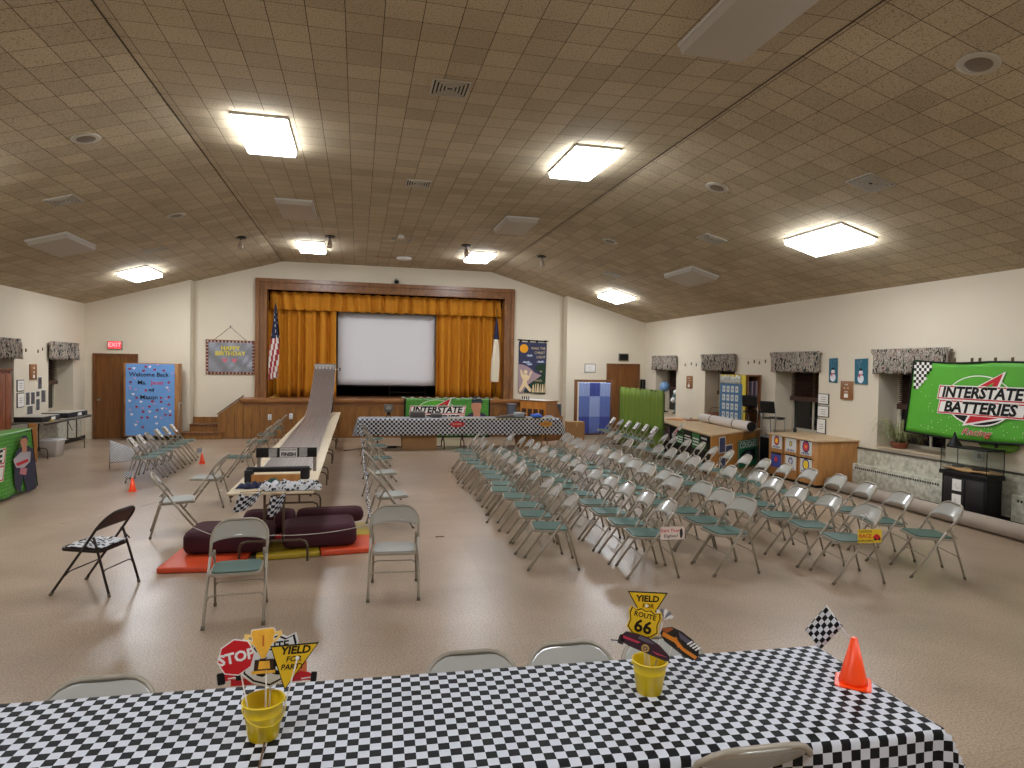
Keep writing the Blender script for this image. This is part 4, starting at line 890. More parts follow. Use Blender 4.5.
# snowmen
for y,z,w,h,lb in ((10.44,2.045,.23,.46,'teal snowman picture on the right wall, left one'),(9.75,2.035,.31,.45,'teal snowman picture on the right wall, right one nearer the green banner')):
    t=thing('snowman_picture',lb,'picture',(8.555,y,z),-HX,'snowman pictures')
    m=MB(); A(m); m.prism([(-w/2,h/2-.01),(w/2-.01,h/2),(w/2,-h/2),(-w/2+.01,-h/2+.01)],0,.006); m.build('paper',mat('teal_paper',(36,98,118),.7),t)
    m=MB(); A(m); m.prism([(.07*math.cos(R(a)),-.13+.075*math.sin(R(a))) for a in range(0,360,20)],.006,.010); m.prism([(.045*math.cos(R(a)),-.02+.045*math.sin(R(a))) for a in range(0,360,20)],.006,.011)
    for i in range(12): q=rs.uniform(-.08,.08)*w/.25; r_=rs.uniform(.05,.2); m.prism([(q,r_),(q+.008,r_),(q+.004,r_+.008)],.006,.008)
    m.build('snowman',mat('snow_white',(226,226,230),.7),t)
    m=MB(); A(m); m.box(-.05,.05,-.072,-.052,.010,.013,0); m.box(-.035,-.012,-.11,-.055,.010,.013,0); m.box(-.03,.03,.015,.05,.010,.013,1); m.box(-.045,.045,.012,.02,.010,.013,1); m.prism([(0,-.025),(.03,-.03),(0,-.035)],.011,.013,2); m.build('hat_and_scarf',[REDP,BLACK,CONE],t)
for y,z,lb in ((10.08,1.69,'cork-coloured wooden plaque below the snowman pictures'),(15.83,1.69,'small wooden plaque with white tag between the corner windows')):
    m=MB(); m.box(8.54,8.566,y-.15,y+.15,z-.165,z+.165,0,.005); t=m.build('wall_plaque',wood('plaque_wood',(132,84,44),(160,108,62),.5),None,lb,'plaque')
    m=MB(); m.box(8.533,8.5395,y-.045,y+.045,z-.13,z-.06); 
    for k in range(6):
        a=R(60*k+30); m.box(8.534,8.5395,y-.05+.0+.045*math.sin(a)*1+.04,y-.03+.045*math.sin(a)+.04,z+.03+.075*math.cos(a),z+.05+.075*math.cos(a))
    m.build('tag',WHITE,t)
t=thing('wall_plaque','wooden plaque with small light buttons on the left wall','plaque',(-6.745,15.92,1.73))
m=MB(); m.box(0,.02,-.15,.15,-.165,.165,0,.005); m.build('board',wood('plaque_wood',(0,0,0),(0,0,0)),t)
m=MB(); m.box(.0205,.028,-.03,.03,-.13,-.06); m.box(.0205,.028,-.02,.02,-.02,.01); m.box(.0205,.028,-.02,.02,.07,.1); m.build('tag',WHITE,t)
# certificates and photo prints
for i,(y,z,w,h,lb) in enumerate(((10.685,1.505,.29,.20,'topmost white notice sheet beside the third right window'),(10.68,1.27,.30,.21,'middle white notice sheet beside the third right window'),(10.72,.99,.24,.28,'lowest white notice sheet beside the third right window'))):
    m=MB(); m.box(8.55,8.566,y-w/2,y+w/2,z-h/2,z+h/2); t=m.build('notice_sheet',mat('thin_black',(52,50,50),.6),None,lb,'notice','notices by the third window')
    m=MB(); m.box(8.547,8.5495,y-w/2+.012,y+w/2-.012,z-h/2+.012,z+h/2-.012); m.build('paper',WHITE,t)
    m=MB()
    for k in range(3): m.box(8.545,8.5465,y-w*.25,y+w*.2,z-.05+k*.04,z-.043+k*.04)
    m.build('print',INK,t)
for y,z,w,h,lb in ((15.39,1.455,.28,.235,'framed white certificate on the left wall, upper'),(15.39,1.155,.28,.30,'framed white certificate on the left wall, lower')):
    m=MB(); m.box(-6.749,-6.735,y-w/2,y+w/2,z-h/2,z+h/2); t=m.build('certificate',mat('thin_black',(0,0,0)),None,lb,'certificate','left wall certificates')
    m=MB(); m.box(-6.7345,-6.732,y-w/2+.015,y+w/2-.015,z-h/2+.015,z+h/2-.015); m.build('paper',WHITE,t)
    m=MB()
    for k in range(3): m.box(-6.7315,-6.730,y-w*.2,y+w*.2,z-.05+k*.045,z-.042+k*.045)
    m.build('print',INK,t)
PH=mat('photo_print_dark',(92,88,90),.35,var=.5,vscale=14)
for y,z,w,h,lb in ((16.24,1.485,.18,.27,'dark photo print on left wall, topmost beneath the plaque'),(15.70,1.17,.17,.28,'dark photo print on left wall next to the certificates'),(15.92,1.17,.18,.27,'dark photo print on left wall, second of the middle line'),(16.145,1.25,.17,.13,'small dark photo print on left wall, third of the middle line'),(16.40,1.19,.22,.28,'dark photo print on left wall nearest the far window'),(16.145,1.02,.18,.26,'dark photo print on left wall in the lower line, right'),(15.79,.925,.25,.19,'dark photo print on left wall, lowest')):
    m=MB(); m.box(-6.749,-6.742,y-w/2,y+w/2,z-h/2,z+h/2); t=m.build('photo_print',WHITE,None,lb,'photo','photo prints on the left wall')
    m=MB(); m.box(-6.7415,-6.740,y-w/2+.01,y+w/2-.01,z-h/2+.01,z+h/2-.01); m.build('image',PH,t)
# ------------------------------------------------------------------ heart board
t=thing('heart_board','tall wooden cabinet fronted by blue paper with hearts and welcome lettering','display board',(-5.08,18.2,0))
m=MB(); m.box(-.62,.64,-.05,.30,.10,1.95,0,.008); m.build('cabinet_body',wood('board_wood',(142,92,46),(176,124,70),.45),t)
m=MB(); 
for x in (-.55,.57):
    for y in (.0,.25): m.tube([(x,y,0),(x,y,.10)],.025,10)
m.build('caster',BLACK,t)
m=MB(); m.grid(lambda u,v:(-.57+1.12*u,-.056-.003*math.sin(u*17+v*6),.13+1.80*v),16,16); m.build('blue_paper',mat('blue_paper',(104,152,208),.65,var=.04),t)
m=MB(); m.at(0,-.058,0,rx=HX); m.text('Welcome Back',.150,0,.001,.012,x=-.04,y=1.66,z=.004,sx=.98); m.text('Ms.',.150,0,.001,.010,x=-.20,y=1.46,z=.004); m.text('nd',.12,0,.001,.02,x=.02,y=1.28,z=.004); m.text('Mason',.155,0,.001,.010,x=-.04,y=1.09,z=.004); m.build('lettering',INK,t)
m=MB(); m.at(0,-.058,0,rx=HX); m.text('Janet',.145,0,.001,.01,x=.15,y=1.46,z=.004); m.text('a',.13,0,.001,.02,x=-.11,y=1.28,z=.004); m.build('pink_lettering',mat('deep_pink',(206,60,96),.6),t)
rh=random.Random(5)
m=MB(); m.at(0,-.058,0,rx=HX)
for x,y in ((-.48,1.80),(-.16,1.76),(.09,1.79),(.30,1.77),(-.46,1.47),(.42,1.47),(.24,1.08),(.42,1.10),(.04,.99),(.24,.98),(.42,.91),(-.32,.85),(-.03,.86),(-.17,.73),(.15,.77),(-.20,.58),(-.07,.58),(.34,.65),(.45,.64),(-.18,.34),(-.11,1.86),(-.32,1.08)): m.prism(heart(x,y,.038,rh.uniform(-.4,.4)),.0045,.006)
m.build('red_heart_print',mat('heart_red',(164,36,70),.6),t)
m=MB(); m.at(0,-.058,0,rx=HX)
for x,y in ((-.02,1.86),(.38,1.34),(-.40,1.17),(-.22,.98),(-.48,1.0),(.27,.81),(-.02,.73),(-.43,.66),(.12,.60),(.14,.43),(-.34,.40),(.45,.74),(-.38,1.82)): m.prism(heart(x,y,.038,rh.uniform(-.4,.4)),.0045,.006)
m.build('white_heart_print',mat('heart_white',(226,216,224),.6),t)
m=MB(); m.at(0,-.058,0,rx=HX)
for x,y in ((.16,1.92),(-.46,1.36),(-.46,1.30),(-.34,1.28),(.42,1.27),(.36,1.05),(.08,.93),(-.18,.82),(.36,.80),(-.46,.78),(.24,.57),(-.30,.48),(-.36,1.57),(.5,1.7)): m.prism(heart(x,y,.033,rh.uniform(-.4,.4)),.0045,.006)
m.build('pink_heart_print',mat('heart_pink',(190,150,192),.6),t)
# ------------------------------------------------------------------ left table and things
folding_table('long_folding_table','long folding table along the left wall carrying flat black boxes',-6.62,-5.98,14.62,17.0,.75,mat('table_grey',(120,112,98),.5))
BX=mat('box_black',(30,28,28),.5); BT=mat('box_top',(196,188,172),.3)
for x,y,l,w,rz,lb in ((-6.33,15.15,.80,.50,R(90),'flat black display box with pale top on the left table, near one'),(-6.30,16.35,.95,.52,R(88),'flat black display box with pale top on the left table, far one')):
    t=thing('display_box',lb,'box',(x,y,.751),rz,'display boxes on the left table')
    m=MB(); m.box(-l/2,l/2,-w/2,w/2,0,.10,0,.006); m.build('case',BX,t); m=MB(); m.box(-l/2+.015,l/2-.015,-w/2+.015,w/2-.015,.1005,.108); m.build('top_panel',BT,t)
    m=MB(); m.box(-.02,.16,-w/2-.006,-w/2-.0005,.02,.08); m.build('label_card',WHITE,t)
m=MB(); m.box(-.03,.03,-.025,.025,0,.035,0,.004); o=m.build('sponge',mat('sponge_yellow',(206,176,70),.8),None,'small yellow block on the left table end','block'); o.location=(-6.03,15.02,.751)
m=MB(); m.lathe([(.16,0),(.165,.01),(.19,.32),(.2,.33),(.185,.33),(.15,.03)][:4],4); 
t=thing('storage_tub','white translucent storage tub under the left table','tub',(-6.15,15.35,0))
m=MB(); p0=rrect(-.14,.14,-.17,.17,.03,3); p1=rrect(-.17,.17,-.20,.20,.03,3)
a=[m.vert((x,y,0)) for x,y in p0]; b=[m.vert((x,y,.33)) for x,y in p1]; m.face(a[::-1]); n=len(a)
for i in range(n): m.face((a[i],a[(i+1)%n],b[(i+1)%n],b[i]),0,True)
m.build('tub_body',mat('tub_white',(196,190,184),.35),t); m=MB(); m.prism(rrect(-.185,.185,-.215,.215,.03,3),.33,.35); m.build('lid',WHITEP,t)
m=MB(); m.box(-6.20,-6.06,14.46,14.49,0,.755,0,.003); m.build('wooden_plank',PLYO,None,'orange plywood plank standing at the near end of the left table','plank')
t=thing('wooden_cabinet','tall reddish wooden panelled cabinet at the left wall','cabinet',(-6.70,13.78,0))
m=MB(); m.box(-.04,.16,-.85,.76,0,1.76); m.build('body',wood('red_cedar',(112,58,28),(150,84,44),.45,(5,5,.7)),t)
for i in range(7):
    m=MB(); m.box(.161,.185,-.82+i*.227,-.82+i*.227+.21,.06,1.70,0,.006); m.build('front_plank',_M['red_cedar'],t)
m=MB(); m.box(-.045,.20,-.87,.78,1.76,1.82,0,.008); m.build('top_moulding',OAKD,t)
# green draped table
t=thing('draped_table','green racing banner draped over a high table at the left edge','table',(-5.45,9.9,0))
m=MB(); m.box(-.58,.56,-1.6,1.50,.90,.93,0,.004); m.build('tabletop',mat('table_brown',(120,92,62),.5),t)
for x in (-.5,.48):
    for y in (-1.5,1.4): m=MB(); m.tube([(x,y,0),(x,y,.9)],.02); m.build('leg',ULEG,t)
def dr(u,v):   # v from top edge down
    y=-1.62+3.16*u; 
    return (.60+.02*math.sin(u*30)*v+.06*v+.02*math.sin(u*11),y+.14*v*(u-.5)*1.4,.945-.90*v)
m=MB(); m.grid(lambda u,v:dr(u,1-v),60,14,0,(3.2,.92)); m.build('green_banner',GGRID,t,solid=.003)
m=MB(); m.tube([dr(i/20,1) for i in range(21)],.012,6); m.tube([dr(1,i/8) for i in range(9)],.012,6); m.build('black_hem',BLACK,t)
m=MB(); m.grid(lambda u,v:(.35+.28*u,-1.62+3.16*v,.935+.012*math.sin(v*14)*u),4,24,0,(.25,3.2)); m.build('banner_top_fold',GGRID,t,solid=.003)
At=lambda m:m.at(.67,0,0,rx=HX,rz=HX)
logo(t,At,-.22,.54,1.0,.012); driver(t,At,1.08,.68,.53,True,.014,1.75)
t=thing('paper_stack','loose brown papers lying on the green draped table','papers',(-5.6,10.9,.931))
m=MB(); m.box(-.2,.2,-.25,.25,0,.012); m.at(.25,.2,.0,rz=.4); m.box(-.12,.12,-.15,.15,0,.03); m.build('sheets',CARD,t)
# ------------------------------------------------------------------ checkered back table
t=folding_table('long_table','long row of folding tables under the checkered cloth before the stage',-.02,.0,0,1,.7,TT) if False else None
t=thing('folding_table_row','folding table legs under the long checkered cloth before the stage','table',(2.47,15.95,0))
m=MB(); m.box(-2.42,2.42,-.34,.34,.715,.737,0,.004); m.build('tabletop',TT,t)
for x in (-2.0,-.43,.05,2.15):
    m=MB(); m.tube([(x,-.26,0),(x,-.26,.14),(x,-.2,.2),(x,.2,.2),(x,.26,.14),(x,.26,0)],.014); m.tube([(x,-.07,.2),(x,-.07,.72)],.014); m.tube([(x,.07,.2),(x,.07,.72)],.014); m.build('leg',ULEG,t)
def drapecloth(name,mt,W,D,H,drop,parent=None,res=.04,fl=.05,wav=.02,seed=0,loc=(0,0,0),rz=0,label=None,cat='tablecloth',dropf=None):
    nx=int((W+2*drop)/res); ny=int((D+2*drop)/res)
    def fn(u,v):
        x=-W/2-drop+(W+2*drop)*u; y=-D/2-drop+(D+2*drop)*v
        dx=max(0,abs(x)-W/2); dy=max(0,abs(y)-D/2); d=max(dx,dy)
        sx=1 if x>0 else -1; sy=1 if y>0 else -1
        X=min(abs(x),W/2)*sx; Y=min(abs(y),D/2)*sy; mn=min(dx,dy)
        rr=.022
        def off(q):  # rounded shoulder
            if q<=0: return 0
            a=min(q/rr,PI/2); return rr*math.sin(a)
        z=H
        if d>0:
            a=min(d/rr,PI/2); z=H-rr*(1-math.cos(a))-max(0,d-rr*PI/2)
        wv=(wav*d/drop)*(math.sin(x*9+seed)+.6*math.sin(x*21+y*17+seed*2)) if drop else 0
        if dx>0: X+=sx*(off(dx)+fl*dx+mn*.28)
        if dy>0: Y+=sy*(off(dy)+fl*dy+mn*.28)
        if dy>0 and dx==0: Y+=wv
        if dx>0 and dy==0: X+=(wav*d/drop)*math.sin(y*13+seed)
        if dropf and d>0: pass
        return (X,Y,z+ (0 if d>0 else .0015*math.sin(x*7+y*5)))
    m=MB(); m.grid(fn,nx,ny,0,(W+2*drop,D+2*drop)); m.at()
    o=m.build(name,mt,parent,label,cat if not parent else None,solid=.002); o.location=loc; o.rotation_euler=(0,0,rz); return o
drapecloth('checkered_tablecloth',CLOTHB,4.88,.72,.742,.40,seed=1,loc=(2.47,15.95,0),label='long small-checked black and white cloth on the tables before the stage',wav=.03)
m=MB(); m.box(2.1,4.7,15.575,15.60,.744,.750); m.build('yellow_tape',mat('tape_yellow',(196,180,60),.5),None,'yellow tape strip along the front edge of the far checkered table','tape')
for x0,x1,tx,mm,lb in ((2.14,2.50,'RACERS',REDP,'small red oval sign on the front of the far checkered cloth'),(4.37,4.70,'RACE',mat('orange_sign',(206,140,50),.6),'small orange oval sign on the front of the far checkered cloth')):
    t=thing('cloth_sign',lb,'sign',((x0+x1)/2,15.51,.62))
    m=MB(); m.at(rx=HX); w=(x1-x0)/2; m.prism([(w*math.cos(R(a)),.065*math.sin(R(a))*(1+.12*math.cos(R(a*4)))) for a in range(0,360,15)],0,.006); m.build('plate',mm,t)
    m=MB(); m.at(rx=HX); m.text(tx,.055,0,.001,.01,z=.007,sx=1.1); m.build('lettering',mat('pale_letter',(232,196,180),.6) if mm is REDP else mat('brown_letter',(120,66,30),.6),t)
# green banner on the stage front
t=thing('stage_banner','green grid racing banner with driver hung on the stage front','banner',(2.47,18.30,0))
m=MB(); m.at(); m.grid(lambda u,v:(-1.20+2.40*u,.012*math.sin(u*22),.02+1.09*v-.01*math.sin(u*8)),40,14,0,(2.4,1.1)); m.build('banner_cloth',GGRID,t,solid=.003)
m=MB(); m.box(-1.22,-1.18,-.02,.0,.0,1.12); m.box(1.16,1.2,-.02,.0,.0,1.12); m.box(-1.2,1.2,-.015,.0,.0,.035); m.build('black_hem',BLACK,t)
m=MB(); m.grid(lambda u,v:(-1.3+2.6*u,-.03-.03*v+.01*math.sin(u*60),1.09+.03*math.sin(u*70)*v+.02*v),60,2); m.build('plastic_fringe',mat('clear_plastic',(206,214,206),.2),t,solid=.004)
Ab=lambda m:m.at(0,-.022,0,rx=HX)
logo(t,Ab,-.33,.66,1.05,.004); driver(t,Ab,.80,.62,1.35,False,.004)
# things on the far table
t=thing('timing_box','grey electronic box on a small stand on the far table','device',(.725,15.95,.745))
m=MB(); m.box(-.10,.10,-.05,.07,.14,.31,0,.01); m.build('case',mat('device_grey',(96,94,88),.5),t); m=MB(); m.tube([(-.06,0,0),(0,0,.14),(.06,0,0)],.008); m.box(-.04,.04,-.03,.03,.06,.14); m.build('stand',BLACK,t)
m=MB(); m.box(-.06,.06,-.056,-.0505,.2,.28); m.build('panel',mat('panel_light',(150,146,136),.5),t)
for x,w,h,lb in ((1.42,.36,.15,'grey metal drawer box on the far table in front of the green banner, left'),(1.88,.26,.10,'grey metal case on the far table in front of the banner, right')):
    t=thing('metal_case',lb,'box',(x,16.05,.745)); m=MB(); m.box(-w/2,w/2,-.12,.12,0,h,0,.01); m.build('case',mat('case_grey',(104,100,98),.45,.3),t)
    m=MB(); m.box(-w/2+.03,w/2-.03,-.126,-.1205,.02,h-.04); m.build('front_plate',mat('case_plate',(84,76,72),.6),t)
t=thing('open_laptop','long thin grey folding gear lying on the far table','equipment',(3.75,15.85,.745),.1)
m=MB(); m.box(-.42,.34,-.10,.14,0,.03,0,.006); m.build('base',mat('gear_grey',(90,88,90),.5),t); m=MB(); m.at(0,0,.03,ry=-.10); m.box(-.30,.36,-.08,.12,.04,.055,0,.003); m.build('raised_arm',CHROME,t); m=MB(); m.box(.05,.30,-.05,.08,.03,.14,0,.01); m.build('clear_box',mat('clear_box',(176,184,190),.2),t)
t=thing('blue_bag','crumpled bright blue bag on the far table','bag',(4.37,15.85,.746)); m=MB(); m.ball((0,0,.05),.16,14,0,(1,.7,.35)); 
for i,v in enumerate(m.v): m.v[i]=(v[0],v[1],max(0,v[2]+.012*math.sin(v[0]*40)))
m.build('bag_body',mat('bag_blue',(44,90,176),.5),t)
m=MB(); m.box(-.07,.07,-.05,.05,0,.04,0,.01); t=m.build('paper_pile',WHITE,None,'white papers piled at the right end of the far table','papers'); t.location=(4.72,15.85,.746)
m=MB(); m.box(-.10,.05,-.07,.06,.041,.055); m.build('top_sheet',mat('pale_blue_sheet',(180,190,206),.7),t)
# boxes
def carton(x,y,w,d,h,lb,rz=0):
    t=thing('cardboard_box',lb,'box',(x,y,0),rz); m=MB(); m.box(-w/2,w/2,-d/2,d/2,0,h); m.build('carton',CARD,t)
    m=MB(); m.box(-.025,.025,-d/2-.002,d/2+.002,h,h+.002); m.box(-.03,.03,-d/2-.003,-d/2-.0005,h-.12,h); m.build('packing_tape',mat('tape_brown',(176,140,92),.35),t)
carton(1.45,15.92,.82,.4,.47,'wide cardboard box under the far checkered table'); carton(5.79,17.03,.45,.34,.55,'cardboard box standing right of the organ'); carton(4.22,16.0,.62,.36,.30,'cardboard box on the floor under the right end of the far table')
# cables under far table
m=MB(); rc=random.Random(9); m.tube([(.3+.13*i+.05*rc.random(),16.2+.12*math.sin(i*1.9),.012+.01*(i%2)) for i in range(14)],.01,6); m.build('floor_cable',BLACK,None,'black cable coiled on the floor under the far table','cable')
m=MB(); m.tube([(-.30,15.6,.008),(-.1,15.75,.008),(.3,16.15,.01)],.008,6); m.box(.95-.3,.95-.02,16.05,16.12,0,.05,0,.006); m.build('power_strip',BLACK,None,'black power strip and cord beside the far table boxes','power strip')
# organ
t=thing('electric_organ','orange wooden organ turned sideways with white sheets on top','organ',(5.0,17.1,0),math.atan2(.83,-.55))
# local +x runs along the slotted back, local -y towards the room side -> keyboard side is local -y mirrored
m=MB(); m.box(.0,1.0,-.46,-.02,.0,1.07,0,.01); m.box(.0,1.0,-.72,-.46,.0,.66,0,.01); m.hexa([(0,-.60,.66),(1,-.60,.66),(1,-.46,.66),(0,-.46,.66),(0,-.50,.92),(1,-.50,.92),(1,-.46,.92),(0,-.46,.92)]); m.build('body',wood('organ_side',(122,78,40),(146,98,54),.45),t)
m=MB(); m.box(.03,.97,-.02,.0,.05,1.07); m.build('back_panel',wood('organ_orange',(176,106,34),(204,132,50),.4),t)
m=MB()
for i in range(4): m.box(.10+i*.215,.26+i*.215,.0005,.006,.46,.86)
m.build('speaker_slot',mat('slot_dark',(66,38,22),.8),t)
m=MB(); m.box(-.02,1.02,-.50,.02,1.07,1.10,0,.006); m.build('lid',OAKH,t)
t=thing('sheet_stack','white paper sheets and candles on top of the organ','papers',(4.75,17.45,1.101),math.atan2(.83,-.55))
m=MB(); m.box(-.35,.55,-.40,.02,0,.012); m.grid(lambda u,v:(-.36+.01*u-.0,-.42+.2*u,.01-.16*v),4,4); m.build('sheets',WHITE,t)
m=MB()
for i in range(4): m.lathe([(.016,.012),(.014,.10)],10,0,(.45-.08*i,.0,0))
m.build('dark_bottle',BLACK,t)
t=thing('blue_pad','greyish blue pad leaning on the organ keyboard side','pad',(5.36,17.45,.66),math.atan2(.83,-.55)); m=MB(); m.box(-.10,.10,-.14,-.10,0,.34,0,.02); m.build('pad_body',mat('slate_blue',(92,104,120),.7),t)
t=thing('storage_crate','dark grey crate between the stage and the organ','crate',(4.27,18.12,0)); m=MB(); m.box(-.12,.10,-.12,.12,0,.95,0,.01); m.build('body',mat('crate_grey',(84,84,96),.6),t); m=MB(); m.box(-.13,.11,-.13,.13,.93,.97,0,.005); m.build('lid',mat('crate_lid',(120,120,126),.5),t)
# ------------------------------------------------------------------ room dividers
def gingham():
    m=bpy.data.materials.new('blue_patch_fabric'); m.use_nodes=True; nt=m.node_tree; b=nt.nodes['Principled BSDF']; L=nt.links.new
    tc=nt.nodes.new('ShaderNodeTexCoord'); sp=nt.nodes.new('ShaderNodeSeparateXYZ'); L(tc.outputs['UV'],sp.inputs[0])
    c1=nt.nodes.new('ShaderNodeTexChecker'); c1.inputs['Scale'].default_value=1/.37; c1.inputs['Color1'].default_value=(*lin((118,134,196)),1); c1.inputs['Color2'].default_value=(*lin((64,76,156)),1)
    mp=nt.nodes.new('ShaderNodeMapping'); mp.inputs['Location'].default_value=(.0,.14,.1); mp.inputs['Scale'].default_value=(1,.72,1); L(tc.outputs['UV'],mp.inputs['Vector']); L(mp.outputs['Vector'],c1.inputs['Vector'])
    w=nt.nodes.new('ShaderNodeTexWave'); w.inputs['Scale'].default_value=9; w.inputs['Distortion'].default_value=1; L(tc.outputs['UV'],w.inputs['Vector'])
    mx=nt.nodes.new('ShaderNodeMixRGB'); mx.blend_type='MULTIPLY'; mx.inputs[0].default_value=.35; L(c1.outputs[0],mx.inputs[1]); L(w.outputs['Color'],mx.inputs[2]); L(mx.outputs[0],b.inputs['Base Color']); b.inputs['Roughness'].default_value=.85; return m
t=thing('room_divider','wood-framed divider with blue patchwork curtain','room divider',(6.50,17.5,0))
m=MB(); m.box(-.58,-.50,-.03,.03,.08,1.69,0,.004); m.box(.50,.58,-.03,.03,.08,1.69,0,.004); m.box(-.50,.50,-.03,.03,1.63,1.69,0,.004); m.box(-.50,.50,-.03,.03,.14,.24,0,.004); m.build('frame',OAKD,t)
for x in (-.54,.54): m=MB(); m.box(x-.04,x+.04,-.25,.25,.0,.08,0,.01); m.build('foot',OAKD,t)
m=MB(); m.grid(lambda u,v:(-.46+.94*u,-.045+.014*math.sin(u*70),.17+1.44*v),72,30)
for i in range(len(m.f)):
    c_=(i//30)//24; r_=(i%30)/30; r_=0 if r_<.33 else (1 if r_<.73 else 2); m.m[i]=[[2,1,2],[1,0,1],[0,2,0]][r_][c_] if c_<3 else 0
m.build('curtain',[mat('patch_light',(146,162,206),.85),mat('patch_mid',(98,116,178),.85),mat('patch_dark',(66,78,150),.85)],t,solid=.004)
LIME=mat('lime_fabric',(110,134,40),.8,var=.06)
t=thing('lime_divider','long lime green fabric divider before the right corner door','room divider',(6.73,14.9,0),math.atan2(2.8,.12))
m=MB()
for x in (-1.40,1.40): m.box(x-.02,x+.02,-.015,.015,.02,1.535)
m.box(-1.40,1.40,-.015,.015,1.50,1.535); m.build('frame',mat('lime_frame',(70,84,30),.6),t)
for x in (-1.40,1.40): m=MB(); m.box(x-.03,x+.03,-.2,.2,0,.03); m.build('foot',BLACK,t)
m=MB(); m.grid(lambda u,v:(-1.40+2.8*u,.018+.012*math.sin(u*75)+.01*math.sin(u*23),.04+1.50*v),120,6); m.build('fabric_panel',LIME,t,solid=.004)
# ------------------------------------------------------------------ risers along the right wall
PLYT=mat('worn_ply_top',(206,176,136),.45,var=.08,vscale=3)
t=thing('wooden_riser','big plywood platform with posters along the right wall','platform',(0,0,0))
m=MB(); m.prism([(7.13,15.35),(7.11,14.8),(6.50,11.14),(8.45,12.42),(8.45,15.35)],0,.76); m.build('riser_body',[PLYO],t)
m=MB(); m.prism([(7.10,15.38),(7.08,14.8),(6.47,11.11),(8.46,12.39),(8.46,15.38)],.76,.785); m.build('riser_top',PLYT,t)
a=Vector((7.11,14.8)); b=Vector((6.5,11.14)); rz=math.atan2((b-a).y,(b-a).x)
m=MB(); m.at(a.x,a.y,0,rz=rz,rx=HX); m.box(0,3.66,.03,.75,.001,.01); m.build('black_skirt',BLACK,t)
def poster(label,o,rz,x,z,w,h,base,draw,rot=0,group='posters on the platform'):
    t=thing('paper_poster',label,'poster',(o[0]+x*math.cos(rz)+.016*math.sin(rz),o[1]+x*math.sin(rz)-.016*math.cos(rz),z),rz,group); t.rotation_euler=(0,rot,rz)
    m=MB(); m.at(rx=HX); m.prism([(-w/2,-h/2),(w/2,-h/2),(w/2,h/2),(-w/2,h/2)],0,.004); m.build('sheet',base,t)
    for mm,fn in draw:
        m=MB(); m.at(rx=HX); fn(m); m.build('print',mm,t)
PG=mat('poster_green',(46,110,50),.6); PB=mat('poster_photo',(64,70,100),.5,var=.6,vscale=12); PW=mat('poster_white',(206,206,200),.6)
def lines(n,w,h,y0=0): 
    return lambda m:[m.box(-w/2+.02*(i%2)*w,w/2,y0-h/2+i*h/n,y0-h/2+i*h/n+h/n*.45,.0045,.006) for i in range(n)]
poster('green and black poster strip on platform side, nearest the ramp seats gap',a,rz,1.95,.57,.42,.30,PG,[(PW,lines(3,.36,.16,-.04)),(BLACK,lambda m:m.box(-.2,.2,.06,.12,.0045,.006))])
poster('black poster with white lines on the platform side, middle',a,rz,2.42,.57,.46,.34,BLACK,[(PW,lines(4,.36,.22,0))])
poster('green poster with white lines on the platform side, second from the corner',a,rz,2.92,.59,.44,.30,PG,[(PW,lines(3,.34,.18,0))])
poster('black and green poster on the platform side next to its corner',a,rz,3.38,.58,.40,.32,BLACK,[(PG,lines(3,.30,.18,-.02)),(PW,lambda m:m.box(-.15,.15,.09,.12,.0045,.006))])
poster('slanted white strip with red lettering leaning on the platform side',a,rz,1.76,.69,.80,.10,PW,[(REDP,lambda m:m.text('RACING',.085,0,z=.006,bold=.02,x=-.1))],rot=-.42)
poster('pinkish patterned crown cutout on the platform side',a,rz,.72,.55,.95,.34,mat('crown_pink',(156,120,130),.7,var=.5,vscale=18),[(mat('olive_print',(120,110,60),.7),lambda m:m.prism([(-.3,.1),(-.2,.28),(-.1,.16),(.05,.30),(.12,.15),(.3,.22),(.3,.05),(-.3,.05)],.0045,.008))])
b2=Vector((8.45,12.42)); rz2=math.atan2((b2-b).y,(b2-b).x)
poster('white-bordered photo poster on the platform end face, upper left',b,rz2,.42,.57,.27,.32,PW,[(PB,lambda m:m.box(-.115,.115,-.14,.14,.0045,.006))])
poster('white-bordered photo poster on the platform end face, lower left',b,rz2,.72,.42,.30,.28,PW,[(PB,lambda m:m.box(-.13,.13,-.12,.12,.0045,.006))])
poster('small photo poster low on the platform end face',b,rz2,.45,.22,.26,.26,PW,[(PB,lambda m:m.box(-.11,.11,-.11,.11,.0045,.006))])
poster('green Cougars poster on the platform end face',b,rz2,1.60,.32,.92,.56,mat('cougar_green',(20,104,66),.6),[(PW,lambda m:(m.text('COUGARS',.17,0,z=.0065,y=.17,bold=.012),m.box(-.45,.45,.255,.265,.0045,.006),m.box(-.45,-.44,-.26,.26,.0045,.006),m.box(.44,.45,-.26,.26,.0045,.006))),(BLACK,lambda m:m.prism([(-.36,-.16),(-.34,.02),(-.12,.08),(.10,.06),(.34,.08),(.36,-.16)],.0045,.006)),(PB,lambda m:m.prism([(-.14,-.16),(-.12,.0),(.0,.04),(.14,.0),(.16,-.16)],.0062,.007))])
